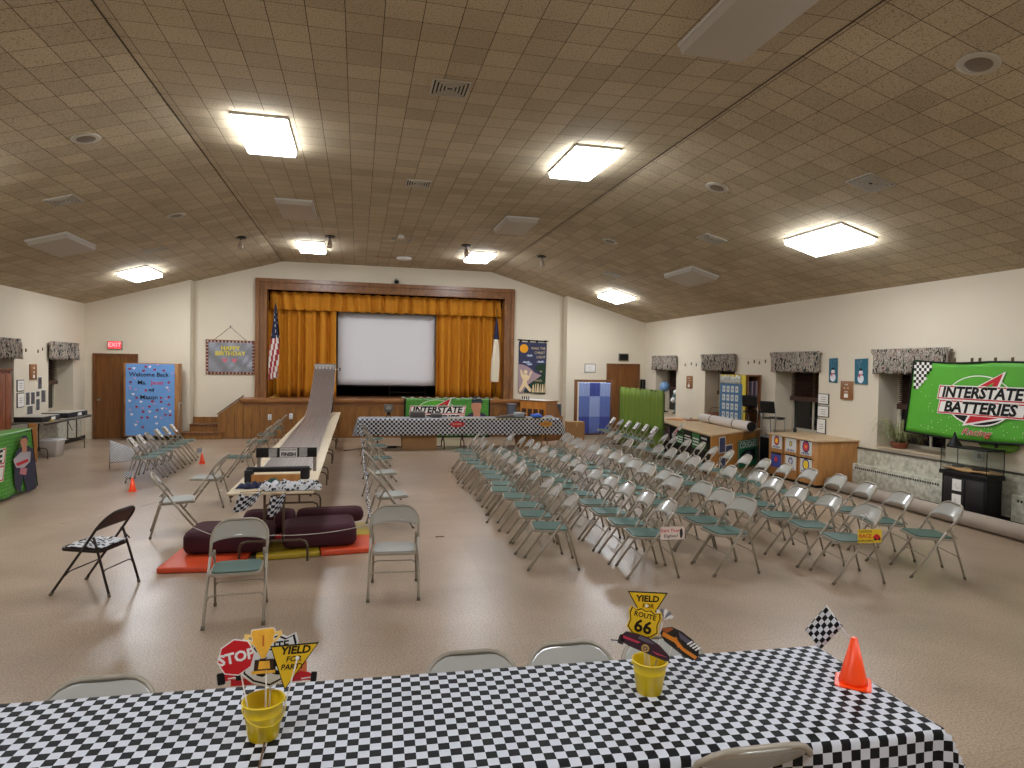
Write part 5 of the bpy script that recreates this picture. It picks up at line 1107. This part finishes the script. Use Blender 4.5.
# low grey riser with child chairs
m=MB(); m.prism([(8.12,11.21),(8.53,11.21),(8.53,12.32),(8.12,12.02)],0,.70); t=m.build('grey_riser',mat('riser_grey',(126,124,118),.7),None,'low grey platform between the two wooden units at the right wall','platform')
m=MB(); m.box(8.11,8.119,11.25,11.98,.02,.66); m.build('black_skirt',BLACK,t)
def kid_chair(x,y,rz,lb):
    t=thing('stacking_chair',lb,'chair',(x,y,.785 if y>12.2 else .70),rz,'black plastic chairs on the riser')
    m=MB(); m.grid(lambda u,v:(-.17+.34*u,-.17+.34*v,.36+.012*math.cos(u*6)+.006*math.sin(v*3)),8,8); m.build('seat',BLACK,t,solid=.012)
    m=MB(); m.grid(lambda u,v:(-.20-.05*v-.012*math.sin(PI*u),-.16+.32*u,.47+.24*v),8,6); m.build('backrest',BLACK,t,solid=.012)
    for s in (-1,1):
        m=MB(); m.tube([(-.20,s*.15,0),(-.16,s*.16,.34),(-.21,s*.16,.55)],.010); m.build('leg',CHROME,t)
        m=MB(); m.tube([(.18,s*.15,0),(.15,s*.16,.34)],.010); m.build('leg',CHROME,t)
        m=MB(); m.tube([(-.16,s*.16,.34),(.15,s*.16,.34)],.009); m.build('side_rail',CHROME,t)
kid_chair(8.26,12.48,R(36),'black plastic chair with steel legs on the riser, left one'); kid_chair(8.22,11.72,R(24),'black plastic chair with steel legs on the riser, right one by the window')
# target cabinet
t=thing('target_cabinet','light wooden cabinet with child target drawings at the right wall','cabinet',(8.10,10.44,0))
m=MB(); m.box(-.38,.46,-.68,.68,.05,.80,0,.004); m.build('body',wood('cabinet_birch',(168,114,60),(192,138,80),.45,(4,4,.8)),t); m=MB(); m.box(-.41,.462,-.70,.70,.80,.83,0,.004); m.build('top',PLYT,t)
m=MB(); m.box(-.36,.38,-.64,.64,.0,.05); m.build('plinth',BLACK,t)
m=MB()
for y in (-.18,.24): m.box(-.386,-.3805,y-.012,y+.012,.06,.79)
m.box(-.386,-.3805,-.6,.6,.47,.49); m.build('divider_strip',OAKD,t)
TR_=[(226,60,50),(60,60,120),(236,190,40),(210,206,204)]
def tm(c): return mat('target_%d_%d_%d'%c,c,.6)
k=0
specs=[(10.91,.685,[(.09,(60,60,120)),(.075,(206,70,60)),(.045,(236,190,40))],'upper row, farthest'),(10.50,.675,[(.045,(80,60,110)),(.03,(226,200,50))],'upper row, middle'),(10.08,.67,[(.105,(50,50,110)),(.08,(206,60,64)),(.03,(232,140,60))],'upper row, nearest'),(10.92,.33,[(.07,(60,64,140)),(.05,(206,60,70))],'lower row, farthest'),(10.49,.355,[(.07,(60,60,120)),(.045,(190,186,190))],'lower row, middle'),(10.07,.355,[(.10,(60,56,130)),(.075,(236,200,50))],'lower row, nearest')]
for i,(y,z,rings,lb) in enumerate(specs):
    q=thing('target_drawing','childs ring target drawing on the light cabinet, %s'%lb,'drawing',(7.715,y-.04,z),-HX,'target drawings')
    m=MB(); m.at(rx=HX); m.box(-.15,.15,-.13,.13,.0,.004); m.build('sheet',tm((66,78,150)) if i==3 else PW,q)
    m=MB(); m.at(rx=HX)
    ms=[]
    for j,(r,c_) in enumerate(rings): ms.append(tm(c_)); m.prism([(r*math.cos(R(a))*.9,.02+r*math.sin(R(a))) for a in range(0,360,15)],.004+j*.001,.006+j*.001,j)
    for j in range(5): m.box(-.11+j*.045,-.085+j*.045,-.115,-.09+.01*(j%2),.004,.006,0)
    m.build('rings',ms,q)
    m=MB(); m.at(rx=HX); m.box(-.15,.15,.115,.14,.0042,.0062); m.build('tape',BLACK,q)
# bookcase with word board
t=thing('bookcase','wooden bookcase against the right wall with blue word board on its face','bookcase',(8.38,13.20,.786))
m=MB(); m.box(-.16,-.13,-.54,.54,0,1.11); m.box(.15,.18,-.54,.54,0,1.11); m.box(-.13,.15,.51,.54,0,1.11); m.box(-.16,.18,-.54,.54,1.11,1.14); m.box(-.16,.18,-.54,.54,-.0,.03); m.box(-.13,.15,-.52,.5,.55,.575); m.build('carcass',wood('bookcase_brown',(120,78,46),(146,98,60),.5),t)
for i in range(5):
    m=MB(); m.box(-.115+i*.052,-.08+i*.052,-.48,-.2,.58,1.0); m.build('board_divider',[mat('file_a',(150,130,140),.6),mat('file_b',(70,64,84),.6)][i%2],t)
t=thing('word_board','blue word chart with white letter cards fixed to the bookcase','board',(8.20,13.20,.80),-HX)
m=MB(); m.at(rx=HX); m.box(-.52,.52,.0,1.12,0,.012); m.build('backing',mat('board_yellow',(222,200,60),.6),t)
m=MB(); m.at(rx=HX); m.box(-.50,.40,.06,.92,.0125,.018); m.build('blue_field',mat('chart_blue',(72,112,150),.6),t)
m=MB(); m.at(rx=HX)
for r_ in range(4):
    for c_ in range(4): m.box(-.38+c_*.175,-.27+c_*.175,.14+r_*.195,.28+r_*.195,.0185,.022,0); m.box(-.35+c_*.175,-.30+c_*.175,.19+r_*.195,.23+r_*.195,.022,.0225,1)
m.build('letter_card',[PW,mat('card_grey',(120,130,150),.6)],t)
m=MB(); m.at(rx=HX); m.grid(lambda u,v:(-.50+.86*u,.92+(.17+.03*math.sin(u*33))*v,.02+.01*math.sin(u*21)),24,4); m.build('foil_header',mat('foil_pale',(190,194,190),.3,.3,var=.3,vscale=20),t,solid=.003)
# white roll on platform
t=thing('paper_roll','thick white roll tied with dark bands on the plywood platform','roll',(0,0,0))
P0=Vector((7.97,14.1,.886)); P1=Vector((7.74,11.75,.886))
m=MB(); m.tube([P0,P1],.10,24,0); m.build('roll_body',mat('roll_white',(214,204,196),.6),t)
for f in (.25,.72): 
    c0=P0.lerp(P1,f); d=(P1-P0).normalized(); m=MB(); m.tube([c0-d*.012,c0+d*.012],.104,24); m.build('tie_band',BLACK,t)
m=MB(); m.tube([P1-(P1-P0).normalized()*.0+Vector((0,0,0)),P1+(P1-P0).normalized()*.02],.096,24); m.build('dark_end',BLACK,t)
t=thing('craft_papers','orange and brown craft papers scattered on the plywood platform','papers',(7.75,14.75,.786))
m=MB(); m.at(0,0,0,rz=.5); m.box(-.3,.12,-.2,.2,0,.012,0); m.at(.15,-.3,0,rz=-.3); m.box(-.15,.2,-.15,.15,0,.02,1); m.at(.25,.15,.0,rz=.9); m.box(-.1,.12,-.1,.1,0,.05,2); m.build('sheets',[mat('craft_orange',(206,130,70),.7),mat('craft_brown',(150,90,60),.7),WHITE],t)
# window 1 sill things: globe, lamp shapes
t=thing('desk_globe','pale blue globe in the right corner window','globe',(8.62,17.40,.786))
m=MB(); m.lathe([(.12,0),(.12,.02),(.02,.05),(.02,.52)],20); m.tube(arc(0,0,.2,-80,80,10) and [(.0,.165*math.cos(R(a)),.73+.165*math.sin(R(a))) for a in range(-90,91,15)],.008,6); m.build('stand',BLACK,t)
m=MB(); m.ball((0,0,.73),.145,24); m.build('ball',mat('globe_blue',(120,158,200),.35,var=.25,vscale=5),t)
t=thing('plant_stand_figure','dark speckled tree ornament with white bulbs in the corner window','ornament',(8.66,16.78,.786))
m=MB(); m.lathe([(.10,0),(.10,.02),(.03,.05),(.05,.25),(.12,.40),(.10,.50),(.03,.6)],16); m.build('body',mat('speckle_teal',(50,76,76),.6,var=.7,vscale=24),t)
for z,x in ((.60,0),(.38,-.08)):
    m=MB(); m.ball((x,-.02,z),.08,14); m.build('bulb',WHITEP,t)
t=thing('wicker_basket','brown wicker basket on the second right window sill','basket',(8.66,14.65,.786)); m=MB(); m.lathe([(.16,0),(.2,.1),(.21,.18),(.19,.18)],20); m.build('basket_body',mat('wicker',(120,74,44),.8,bump=.5,bscale=60),t); m=MB(); m.tube([(-.2,0,.17),(-.12,0,.3),(.12,0,.3),(.2,0,.17)],.01); m.build('handle',_M['wicker'],t)
t=thing('spray_bottle','white jug on the second right window sill behind the board','jug',(8.62,14.30,.786)); m=MB(); m.lathe([(.07,0),(.075,.02),(.075,.35),(.04,.42),(.03,.5)],16); m.build('jug_body',WHITEP,t); m=MB(); m.lathe([(.034,.5),(.034,.54)],14); m.build('cap',BLACK,t)
# plant
t=thing('spider_plant','spider plant with arching leaves on the fish tank window sill','plant',(8.66,8.98,.786))
m=MB(); m.lathe([(.10,0),(.11,.02),(.13,.08),(.14,.10),(.125,.10),(.12,.08)],20); m.build('pot',mat('terracotta',(142,78,52),.7),t)
m=MB(); m.lathe([(.0,.075),(.12,.08)],16); m.build('soil',mat('soil',(50,36,28),.95),t)
m=MB(); rp=random.Random(2)
for i in range(150):
    a=rp.uniform(0,6.28); l=rp.uniform(.12,.36); hgt=rp.uniform(.12,.40); w=.009; px,py=.05*math.cos(a),.05*math.sin(a)
    pts=[]
    for k in range(7):
        q=k/6; x=px+l*q*math.cos(a); y=py+l*1.2*q*math.sin(a); z=.08+hgt*math.sin(q*PI*.78)*1.05-(.12*q*q if i%3==0 else 0)
        x=min(x,.28); x=max(x,-.30); pts.append((x,y,z))
    ids=[]
    for k,(x,y,z) in enumerate(pts):
        ww=w*(1-k/7); ids.append((m.vert((x-ww*math.sin(a),y+ww*math.cos(a),z)),m.vert((x+ww*math.sin(a),y-ww*math.cos(a),z+.003))))
    for k in range(6): m.face((ids[k][0],ids[k][1],ids[k+1][1],ids[k+1][0]),i%3 and 0 or 1,True)
m.build('leaves',[mat('leaf_green',(96,108,62),.5),mat('leaf_pale',(150,152,104),.5)],t,solid=.002)
t=thing('small_bottle','small dark pot and cable clutter at the third window sill','pot',(8.64,11.6,.786)); m=MB(); m.lathe([(.03,0),(.035,.06),(.02,.1),(.012,.2),(.008,.34)],12); m.build('body',mat('dark_grey',(50,48,46),.5),t)
# fish tank
t=thing('fish_tank_stand','black wooden stand holding the glass tank at the right wall','stand',(8.27,7.33,0))
m=MB(); m.box(-.13,.13,-.34,.34,.03,.60,0,.004); m.build('cabinet',BLACK,t)
m=MB(); m.box(-.16,.15,-.37,.37,.60,.66,0,.006); m.build('top_rim',BLACK,t); m=MB(); m.box(-.12,.12,-.33,.33,0,.03); m.build('plinth',BLACKM,t)
m=MB(); m.box(-.140,-.131,-.02,.30,.06,.57,0,.003); m.box(-.140,-.131,-.31,-.04,.06,.57,0,.003); m.build('door',mat('stand_door',(26,25,26),.4),t)
for z in (.47,.26):
    m=MB(); m.box(-.146,-.141,.02,.16,z-.08,z+.08); q=m.build('paper_note',WHITE,None,'white drawing note on the tank stand door, %s'%('upper' if z>.4 else 'lower'),'note','notes on the tank stand'); q.location=(8.27,7.33,0)
    m=MB(); m.tube([(-.1465,.05,z-.03),(-.1465,.08,z-.05),(-.1465,.12,z+.0),(-.1465,.09,z+.02)],.002,5); m.build('pencil_drawing',INK,q)
t=thing('fish_tank','glass tank with sand floor and black lid on black stand','fish tank',(8.27,7.33,.661))
def glass():
    m=bpy.data.materials.new('clear_glass'); m.use_nodes=True; nt=m.node_tree; nt.nodes.remove(nt.nodes['Principled BSDF']); o=nt.nodes['Material Output']
    tr=nt.nodes.new('ShaderNodeBsdfTransparent'); gl=nt.nodes.new('ShaderNodeBsdfGlossy'); gl.inputs['Roughness'].default_value=.03; mx=nt.nodes.new('ShaderNodeMixShader'); fr=nt.nodes.new('ShaderNodeValue'); fr.outputs[0].default_value=.05
    tr.inputs[0].default_value=(.93,.95,.94,1); nt.links.new(fr.outputs[0],mx.inputs[0]); nt.links.new(tr.outputs[0],mx.inputs[1]); nt.links.new(gl.outputs[0],mx.inputs[2]); nt.links.new(mx.outputs[0],o.inputs['Surface']); return m
m=MB()
for b_ in ((-.15,-.145,-.35,.35),(.135,.14,-.35,.35),(-.145,.135,-.35,-.345),(-.145,.135,.345,.35)): m.box(b_[0],b_[1],b_[2],b_[3],.006,.315)
m.build('glass_wall',glass(),t)
m=MB(); 
for x in (-.15,.14):
    for y in (-.35,.35): m.box(x-.004,x+.004,y-.004,y+.004,0,.32)
m.build('corner_seam',BLACK,t)
m=MB(); m.grid(lambda u,v:(-.143+.276*u,-.343+.686*v,.03+.012*math.sin(u*5+v*9)),8,16); m.build('sand',mat('sand_tan',(206,160,110),.9,bump=.3,bscale=90),t,solid=.02)
m=MB(); m.ball((-.03,.18,.05),.09,12,0,(.8,1,.45)); m.ball((.02,-.12,.05),.06,10,0,(1,1.6,.4)); m.tube([(-.05,-.05,.05),(-.02,-.18,.09),(.0,-.26,.05)],.014,6); m.build('rock',mat('rock_dark',(72,68,60),.85,bump=.4,bscale=40),t)
m=MB(); m.box(-.16,.15,-.36,.22,.32,.345,0,.006); m.build('lid',BLACK,t)
t=thing('heat_lamp','black dome lamp with pointed cap on the tank lid','lamp',(8.22,7.56,.982)); m=MB(); m.lathe([(.10,.0),(.10,.02),(.06,.08),(.03,.13),(.02,.17)],20); m.build('dome',BLACK,t); m=MB(); m.lathe([(.016,.17),(.012,.21)],12); m.build('cap',BLACK,t)
t=thing('lime_balloon','lime green oval cushion glimpsed under the green banner','cushion',(8.50,7.15,1.06)); m=MB(); m.ball((0,0,0),.3,20,0,(.12,1,.38)); m.build('cushion_body',mat('lime_plush',(84,122,30),.7),t); m=MB(); m.ball((-.037,.0,-.02),.03,10,0,(.3,1,1)); m.build('button',BLACK,t)
m=MB(); m.box(8.555,8.566,7.42,7.58,.80,.92); t=m.build('wall_outlet',WHITEP,None,'double outlet plate on the wall behind the tank','outlet'); m=MB(); m.box(8.552,8.5545,7.44,7.50,.83,.89); m.build('socket',_M['socket_grey'],t)
# carpet roll on floor
t=thing('carpet_roll','long rolled grey carpet along the right wall floor','carpet roll',(0,0,0))
m=MB(); m.tube([(7.93,9.7,.105),(7.86,7.5,.105),(7.84,4.6,.105)],.10,24); m.build('roll',mat('carpet_back',(160,146,132),.9,bump=.3,bscale=60,var=.05),t); m=MB(); m.tube([(7.93,9.701,.105),(7.931,9.72,.105)],.06,16); m.build('core',CARD,t)
# ------------------------------------------------------------------ foreground table
TR=-.04; TX,TY=.10,2.32
t=thing('folding_table','near folding tables joined end to end under the checkered cloth','table',(TX,TY,0),TR)
for s in (-1,1):
    m=MB(); m.box(s*.98-.975,s*.98+.975,-.33,.33,.712,.738,0,.005); m.build('tabletop',TT,t)
    for q in (-.75,.75):
        m=MB(); x=s*.98+q; m.tube([(x,-.25,0),(x,-.25,.14),(x,-.2,.2),(x,.2,.2),(x,.25,.14),(x,.25,0)],.014); m.tube([(x,-.07,.2),(x,-.07,.72)],.014); m.tube([(x,.07,.2),(x,.07,.72)],.014); m.build('leg',ULEG,t)
drapecloth('checkered_tablecloth',CLOTHC,3.90,.67,.742,.30,res=.022,seed=3,fl=.05,wav=.012,loc=(TX,TY,0),rz=TR,label='large black and white checkered cloth on the near table across the front')
BUCK=mat('yellow_enamel',(228,196,12),.35,coat=.3)
def bucket(x,y,z,rz,lb,tilt=0):
    t=thing('metal_bucket',lb,'bucket',(x,y,z),rz,'yellow buckets on the near table')
    m=MB(); m.lathe([(.046,.0),(.049,.003),(.0605,.082),(.062,.084),(.062,.088),(.0615,.090),(.066,.122),(.0695,.123),(.0705,.125),(.0695,.128),(.065,.128),(.0635,.122),(.048,.006)],40); m.build('bucket_body',BUCK,t)
    m=MB()
    for s in (-1,1): m.at(s*.0655,0,.112); m.ball((0,0,0),.006,8)
    m.at(); m.build('handle_ear',BUCK,t)
    m=MB(); pts=[(.070*math.cos(R(a)),-.045*math.sin(R(a))-.035*math.sin(R(a)),.112-.042*math.sin(R(a))) for a in range(0,181,12)]
    m.tube(pts,.0016,6); m.build('wire_handle',BUCK,t)
    return t
bucket(-.297,2.305,.744,.35,'yellow metal bucket holding the stop sign cutout'); bucket(1.120,2.335,.744,-.3+PI,'yellow metal bucket holding the route 66 cutout')
STICK=mat('white_stick',(214,206,196),.5)
def topper(name,lb,o,rz,stick,parts,cat='sign',group=None):
    """stick=(x0,z0,x1,z1) ; parts=[(name,[materials],fn)]; local XZ plane facing -Y"""
    t=thing(name,lb,cat,(o[0],o[1],o[2]),rz,group)
    m=MB(); m.tube([(stick[0],stick[4] if len(stick)>4 else .006,stick[1]),(stick[2],.004,stick[3])],.0022,8); m.build('stick',STICK,t)
    for nm,ms,fn in parts:
        m=MB(); m.at(rx=HX); fn(m); m.at(); m.build(nm,ms,t)
    return t
def rot(pts,cx,cy,a,s=1): 
    c,d=math.cos(a),math.sin(a); return [(cx+s*(x*c-y*d),cy+s*(x*d+y*c)) for x,y in pts]
RZ1,RZ2=R(7.3),R(-25.5)
B1=(-.297,2.305,.744); B2=(1.125,2.352,.744)
STR=mat('stop_red',(196,10,28),.45); WPR=mat('white_print',(232,230,228),.55); YSG=mat('sign_yellow_bright',(226,184,22),.5); GOLD=mat('gold_print',(250,184,60),.5,var=.15,vscale=30); GOLDB=mat('gold_print_pale',(246,206,120),.5)
octo=[(.93*math.cos(R(22.5+45*i)),math.sin(R(22.5+45*i))) for i in range(8)]
def f_stop(m):
    m.prism(rot(octo,-.080,.296,R(-14),.0625),0,.002,0); m.prism(rot(octo,-.080,.296,R(-14),.0585),.002,.0026,1)
    m.text('STOP',.048,0,.0003,.035,x=-.0795,y=.296,z=.0030,rot=R(8),sx=.96)
topper('stop_sign_cutout','red octagonal stop sign cutout on a stick in the left bucket',(B1[0],B1[1]-.035,B1[2]),RZ1,(-.070,.250,-.03,.04,.02),[('sign_face',[WPR,STR],f_stop)],group='cutouts in the left bucket')
def f_tro(m):
    cup=[(-.036,.352),(-.033,.359),(.030,.359),(.036,.350),(.030,.315),(.012,.275),(.006,.262),(-.006,.262),(-.014,.280),(-.032,.318)]
    for s in (-1,1): m.prism([(s*.034,.345),(s*.058,.348),(s*.060,.335),(s*.045,.318),(s*.03,.305),(s*.030,.318),(s*.044,.328),(s*.046,.337),(s*.034,.336)],0,.0015,1)
    m.prism([(x*1.08,y+(.002 if y>.3 else -.002)) for x,y in cup],0,.001,2); m.prism(cup,.001,.002,0)
    m.prism([(-.030,.213),(.034,.208),(.032,.255),(-.026,.258)],0,.001,3); m.prism([(-.016,.226),(.022,.224),(.020,.250),(-.012,.252)],.001,.002,0); m.prism([(-.036,.212),(.038,.207),(.038,.217),(-.036,.222)],.001,.002,0)
    m.text('1',.052,4,.0003,.008,x=.0,y=.318,z=.0024)
topper('trophy_cutout','golden trophy cutout with number one in the left bucket',(B1[0],B1[1]-.02,B1[2]+.014),RZ1,(.010,.22,.008,.016,.0),[('trophy_face',[GOLD,GOLDB,WPR,mat('dark_brown_print',(60,36,24),.5),mat('orange_print',(206,110,30),.5)],f_tro)],group='cutouts in the left bucket')
def f_y(cx,cz,wl,full=True):
    def f(m):
        tl,tr,b=(-.078,.055),(.078,.048),(-.032,-.100)
        P=lambda k,pts:[(cx+x*k,cz+y*k) for x,y in pts]
        m.prism(P(1.0,[tl,tr,b]),0,.002,0); m.prism([(cx+x*.93-.001,cz+y*.93-.001) for x,y in (tl,tr,b)],.002,.0023,1)
        m.text('YIELD',.036,0,.0003,.035,x=cx+.002,y=cz+.031,z=.0027,sx=1.02,rot=R(-3),shear=.15)
        m.text('FOR',.026,0,.0003,.018,x=cx-.004,y=cz+.002,z=.0027,rot=R(-3),shear=.15); m.text('PARTY',.026,0,.0003,.018,x=cx-.008,y=cz-.024,z=.0027,rot=R(-3),shear=.15,sx=.95)
        m.prism([(cx+.008+.0065*math.cos(R(a)),cz+.004+.0065*math.sin(R(a))) for a in range(0,360,24)],.003,.0045,2)
    return f
topper('yield_sign_cutout','yellow yield for party triangle cutout in the left bucket',(B1[0]+.002,B1[1]-.03,B1[2]),RZ1,(.107,.267,.052,.04,-.006),[('sign_face',[BLACK,YSG,WPR],f_y(.099,.262,1))],group='cutouts in the left bucket')
shield=[(-.9,.9),(-.6,.78),(-.3,.95),(0,.85),(.3,.95),(.6,.78),(.9,.9),(.98,.55),(.86,.1),(.95,-.4),(.6,-.75),(0,-1.0),(-.6,-.75),(-.95,-.4),(-.86,.1),(-.98,.55)]
def f_sh(cx,cz,s,a,base,ink,t1,t2):
    def f(m):
        m.prism(rot(shield,cx,cz,a,s),0,.002,0); m.prism(rot(shield,cx,cz,a,s*.93),.002,.0022,1); m.prism(rot(shield,cx,cz,a,s*.86),.0022,.0025,0)
        if t1: c,d=math.cos(a),math.sin(a); m.text(t1,s*.42,1,.0003,.022,x=cx-d*s*.48,y=cz+c*s*.48,z=.0028,rot=a,sx=.95)
        c,d=math.cos(a),math.sin(a); m.box(0,0,0,0,0,0) if False else None
        m.text(t2,s*1.05,1,.0003,.028,x=cx+d*s*.22,y=cz-c*s*.22,z=.0028,rot=a)
    return f
topper('route_sign_cutout','white route 66 shield cutout behind the trophy in the left bucket',(B1[0],B1[1]+.03,B1[2]),RZ1,(.02,.18,.01,.02,.0),[('shield_face',[WPR,BLACK],f_sh(.015,.245,.095,R(0),0,0,'ROUTE','66'))],group='cutouts in the left bucket')
def f_rc(m):
    for x,z,s in ((-.115,.20,1),(.120,.165,-1)):
        m.prism(rot([(-.035,-.012),(.04,-.012),(.045,.0),(.02,.016),(-.01,.02),(-.035,.006)],x,z,R(8*s)),0,.002,0); m.box(x-.004-.03*s*0,x+.03,z-.008,z-.004,.002,.0025,1)
    m.prism(rot(rrect(-.012,.012,-.02,.02,.005,3),-.140,.196,.1),.0,.004,2); m.prism(rot(rrect(-.010,.010,-.017,.017,.004,3),.158,.160,-.1),.0,.004,2); m.prism(rot(rrect(-.010,.010,-.017,.017,.004,3),-.085,.200,.1),.0,.003,2)
    m.prism(rrect(.10,.135,.17,.225,.012,3),-.001,.001,3)
topper('race_car_cutout','red racing car cutout behind the signs in the left bucket',(B1[0],B1[1]+.045,B1[2]),RZ1,(.0,.17,.0,.02,.0),[('car_print',[mat('car_red',(196,20,36),.4),WPR,BLACK,mat('car_skin',(206,110,60),.5)],f_rc),('car_body',[mat('car_red',(0,0,0))],lambda m:m.prism([(-.11,.165),(.12,.15),(.12,.172),(-.11,.188)],-.002,0))],cat='cutout',group='cutouts in the left bucket')
# right bucket
def f_y2(m):
    m.prism([(-.082,.378),(.073,.384),(-.004,.245)],0,.002,0); m.prism([(-.075,.3735),(.066,.379),(-.004,.254)],.002,.0023,1)
    m.text('YIELD',.034,0,.0003,.035,x=-.004,y=.353,z=.0027,rot=R(2),shear=.1); m.text('FOR',.024,0,.0003,.008,x=-.002,y=.325,z=.0027,rot=R(2),shear=.1)
    m.prism([(-.007+.0065*math.cos(R(a)),.326+.0065*math.sin(R(a))) for a in range(0,360,24)],.003,.0045,2)
topper('yield_sign_cutout','yellow yield triangle cutout at the back of the right bucket',(B2[0],B2[1]+.015,B2[2]),RZ2,(-.004,.32,.0,.03,.0),[('sign_face',[BLACK,YSG,WPR],f_y2)],group='cutouts in the right bucket')
topper('route_sign_cutout','yellow route 66 shield cutout in the right bucket',(B2[0],B2[1]-.01,B2[2]),RZ2,(-.03,.22,-.01,.03,.0),[('shield_face',[YSG,BLACK],f_sh(-.028,.262,.066,R(-9),0,0,'ROUTE','66'))],group='cutouts in the right bucket')
CP=mat('car_plum',(52,24,40),.25,coat=.5); CO=mat('car_orange',(214,128,34),.4); CG=mat('car_gold',(186,150,70),.4); CK=mat('car_black',(20,18,20),.25,coat=.5)
def f_c1(m):
    c,z,a=-.030,.188,R(-17)
    m.prism(rot([(-.098,.0),(-.085,.022),(-.04,.030),(.0,.032),(.05,.020),(.095,-.004),(.103,-.022),(.09,-.030),(-.06,-.028),(-.092,-.020)],c,z,a),0,.004,0)
    m.prism(rot([(-.03,.026),(.0,.028),(.035,.018),(.0,.012),(-.035,.014)],c,z,a),.004,.005,1)
    m.prism(rot([(-.09,.004),(-.02,.004),(-.03,-.004),(-.088,-.006)],c,z,a),.004,.005,4); m.prism(rot([(.03,-.012),(.09,-.012),(.05,-.018)],c,z,a),.004,.005,4)
    m.prism(rot([(.015*math.cos(R(q)),.015*math.sin(R(q))) for q in range(0,360,20)],c+.0,z-.012,a),.004,.006,2); m.prism(rot([(.009*math.cos(R(q)),.009*math.sin(R(q))) for q in range(0,360,20)],c+.0,z-.012,a),.006,.007,1); m.prism(rot([(.004*math.cos(R(q)),.004*math.sin(R(q))) for q in range(0,360,30)],c,z-.012,a),.007,.008,2)
    m.prism(rot(rrect(-.012,.012,-.018,.018,.006,3),c-.092,z+.012,a),-.002,.004,3); m.prism(rot([(-.125,.055),(-.07,.045),(-.07,.041),(-.125,.051)],c,z-.02,R(12)),0,.003,1)
topper('race_car_cutout','dark plum racing car cutout in front of the right bucket signs',(B2[0],B2[1]-.035,B2[2]),RZ2,(-.02,.18,-.005,.03,.01),[('car_print',[CP,mat('car_glass',(90,84,100),.2),CG,CK,mat('car_pink',(190,40,80),.4)],f_c1)],cat='cutout',group='cutouts in the right bucket')
def f_c2(m):
    c,z,a=.108,.205,R(-33)
    m.prism(rot([(-.085,.005),(-.06,.032),(-.02,.040),(.03,.038),(.07,.020),(.085,-.005),(.075,-.028),(.03,-.034),(-.05,-.032),(-.08,-.018)],c,z,a),0,.004,0)
    m.prism(rot([(-.075,-.004),(-.02,.004),(.02,-.008),(.08,-.004),(.078,-.018),(.02,-.020),(-.02,-.012),(-.07,-.020)],c,z,a),.004,.005,1)
    m.prism(rot([(-.03,.006),(.0,-.02),(.006,-.018),(-.022,.010)],c,z,a),.005,.006,1); m.prism(rot([(-.03,.032),(.03,.032),(.05,.016),(-.01,.014)],c,z,a),.004,.005,2)
    for q in range(4): m.prism(rot([(.02+q*.012,.012),(.026+q*.012,.012),(.034+q*.012,.034),(.028+q*.012,.034)],c,z,a),.005,.006,3)
    m.prism(rot([(-.088,.0),(-.062,.028),(-.05,.030),(-.062,.0)],c,z,a),.004,.005,4)
topper('race_car_cutout','black and orange racing car cutout on the right side of the right bucket',(B2[0],B2[1]-.02,B2[2]),RZ2,(.08,.19,.03,.03,.01),[('car_print',[CK,CO,mat('car_glass',(0,0,0)),WPR,mat('car_brown',(150,76,30),.4)],f_c2)],cat='cutout',group='cutouts in the right bucket')
def f_pin(m):
    for i in range(7):
        a=R(20+i*26); m.prism(rot([(.004,-.004),(.036,-.006),(.044,0),(.036,.006),(.004,.004)],.052,.282,a),.0003*i,.0012+.0003*i,i%2)
topper('burst_cutout','small striped silver burst cutout in the right bucket',(B2[0],B2[1]+.005,B2[2]),RZ2,(.05,.27,.02,.03,.0),[('burst_face',[WPR,mat('burst_grey',(110,116,130),.4)],f_pin)],cat='cutout',group='cutouts in the right bucket')
flag_n=6
cone(1.968,2.236,.744,.186,.066,.054,'orange toy traffic cone with checkered flag on the near table corner',None,R(-41.3),[(-.106,0,.297),(-.106,0,.297),(-.0425,0,.223),(-.12,0,.113),(-.183,0,.179)])
m=MB(); m.tube([(-.287,2.255,.748),(-.284,2.06,.748)],.0035,8); o=m.build('wooden_dowel',mat('dowel_brown',(96,70,50),.6),None,'thin brown stick lying on the cloth under the left bucket','stick')
# ------------------------------------------------------------------ world, camera, colour
w=bpy.data.worlds.new('World'); S.world=w; w.use_nodes=True; w.node_tree.nodes['Background'].inputs[0].default_value=(.02,.022,.03,1); w.node_tree.nodes['Background'].inputs[1].default_value=.3
cd=bpy.data.cameras.new('camera'); cam=bpy.data.objects.new('camera',cd); COL.objects.link(cam)
cd.sensor_width=36; cd.lens=655.3/1024*36; cd.clip_start=.05; cd.clip_end=100
yaw,pit,rol=.231,.0253,.0171
right=Vector((math.cos(yaw),-math.sin(yaw),0)); fwd=Vector((math.sin(yaw)*math.cos(pit),math.cos(yaw)*math.cos(pit),-math.sin(pit))); up=right.cross(fwd)
X_=right*math.cos(rol)+up*math.sin(rol); Y_=-right*math.sin(rol)+up*math.cos(rol); Z_=-fwd
M=Matrix((X_,Y_,Z_)).transposed().to_4x4(); M.translation=Vector((0,0,2.0)); cam.matrix_world=M
S.camera=cam
S.view_settings.view_transform='Standard'; S.view_settings.look='None'; S.view_settings.gamma=1; S.view_settings.use_curve_mapping=False; S.view_settings.exposure=EXPOSURE
S.cycles.max_bounces=8; S.cycles.transparent_max_bounces=8
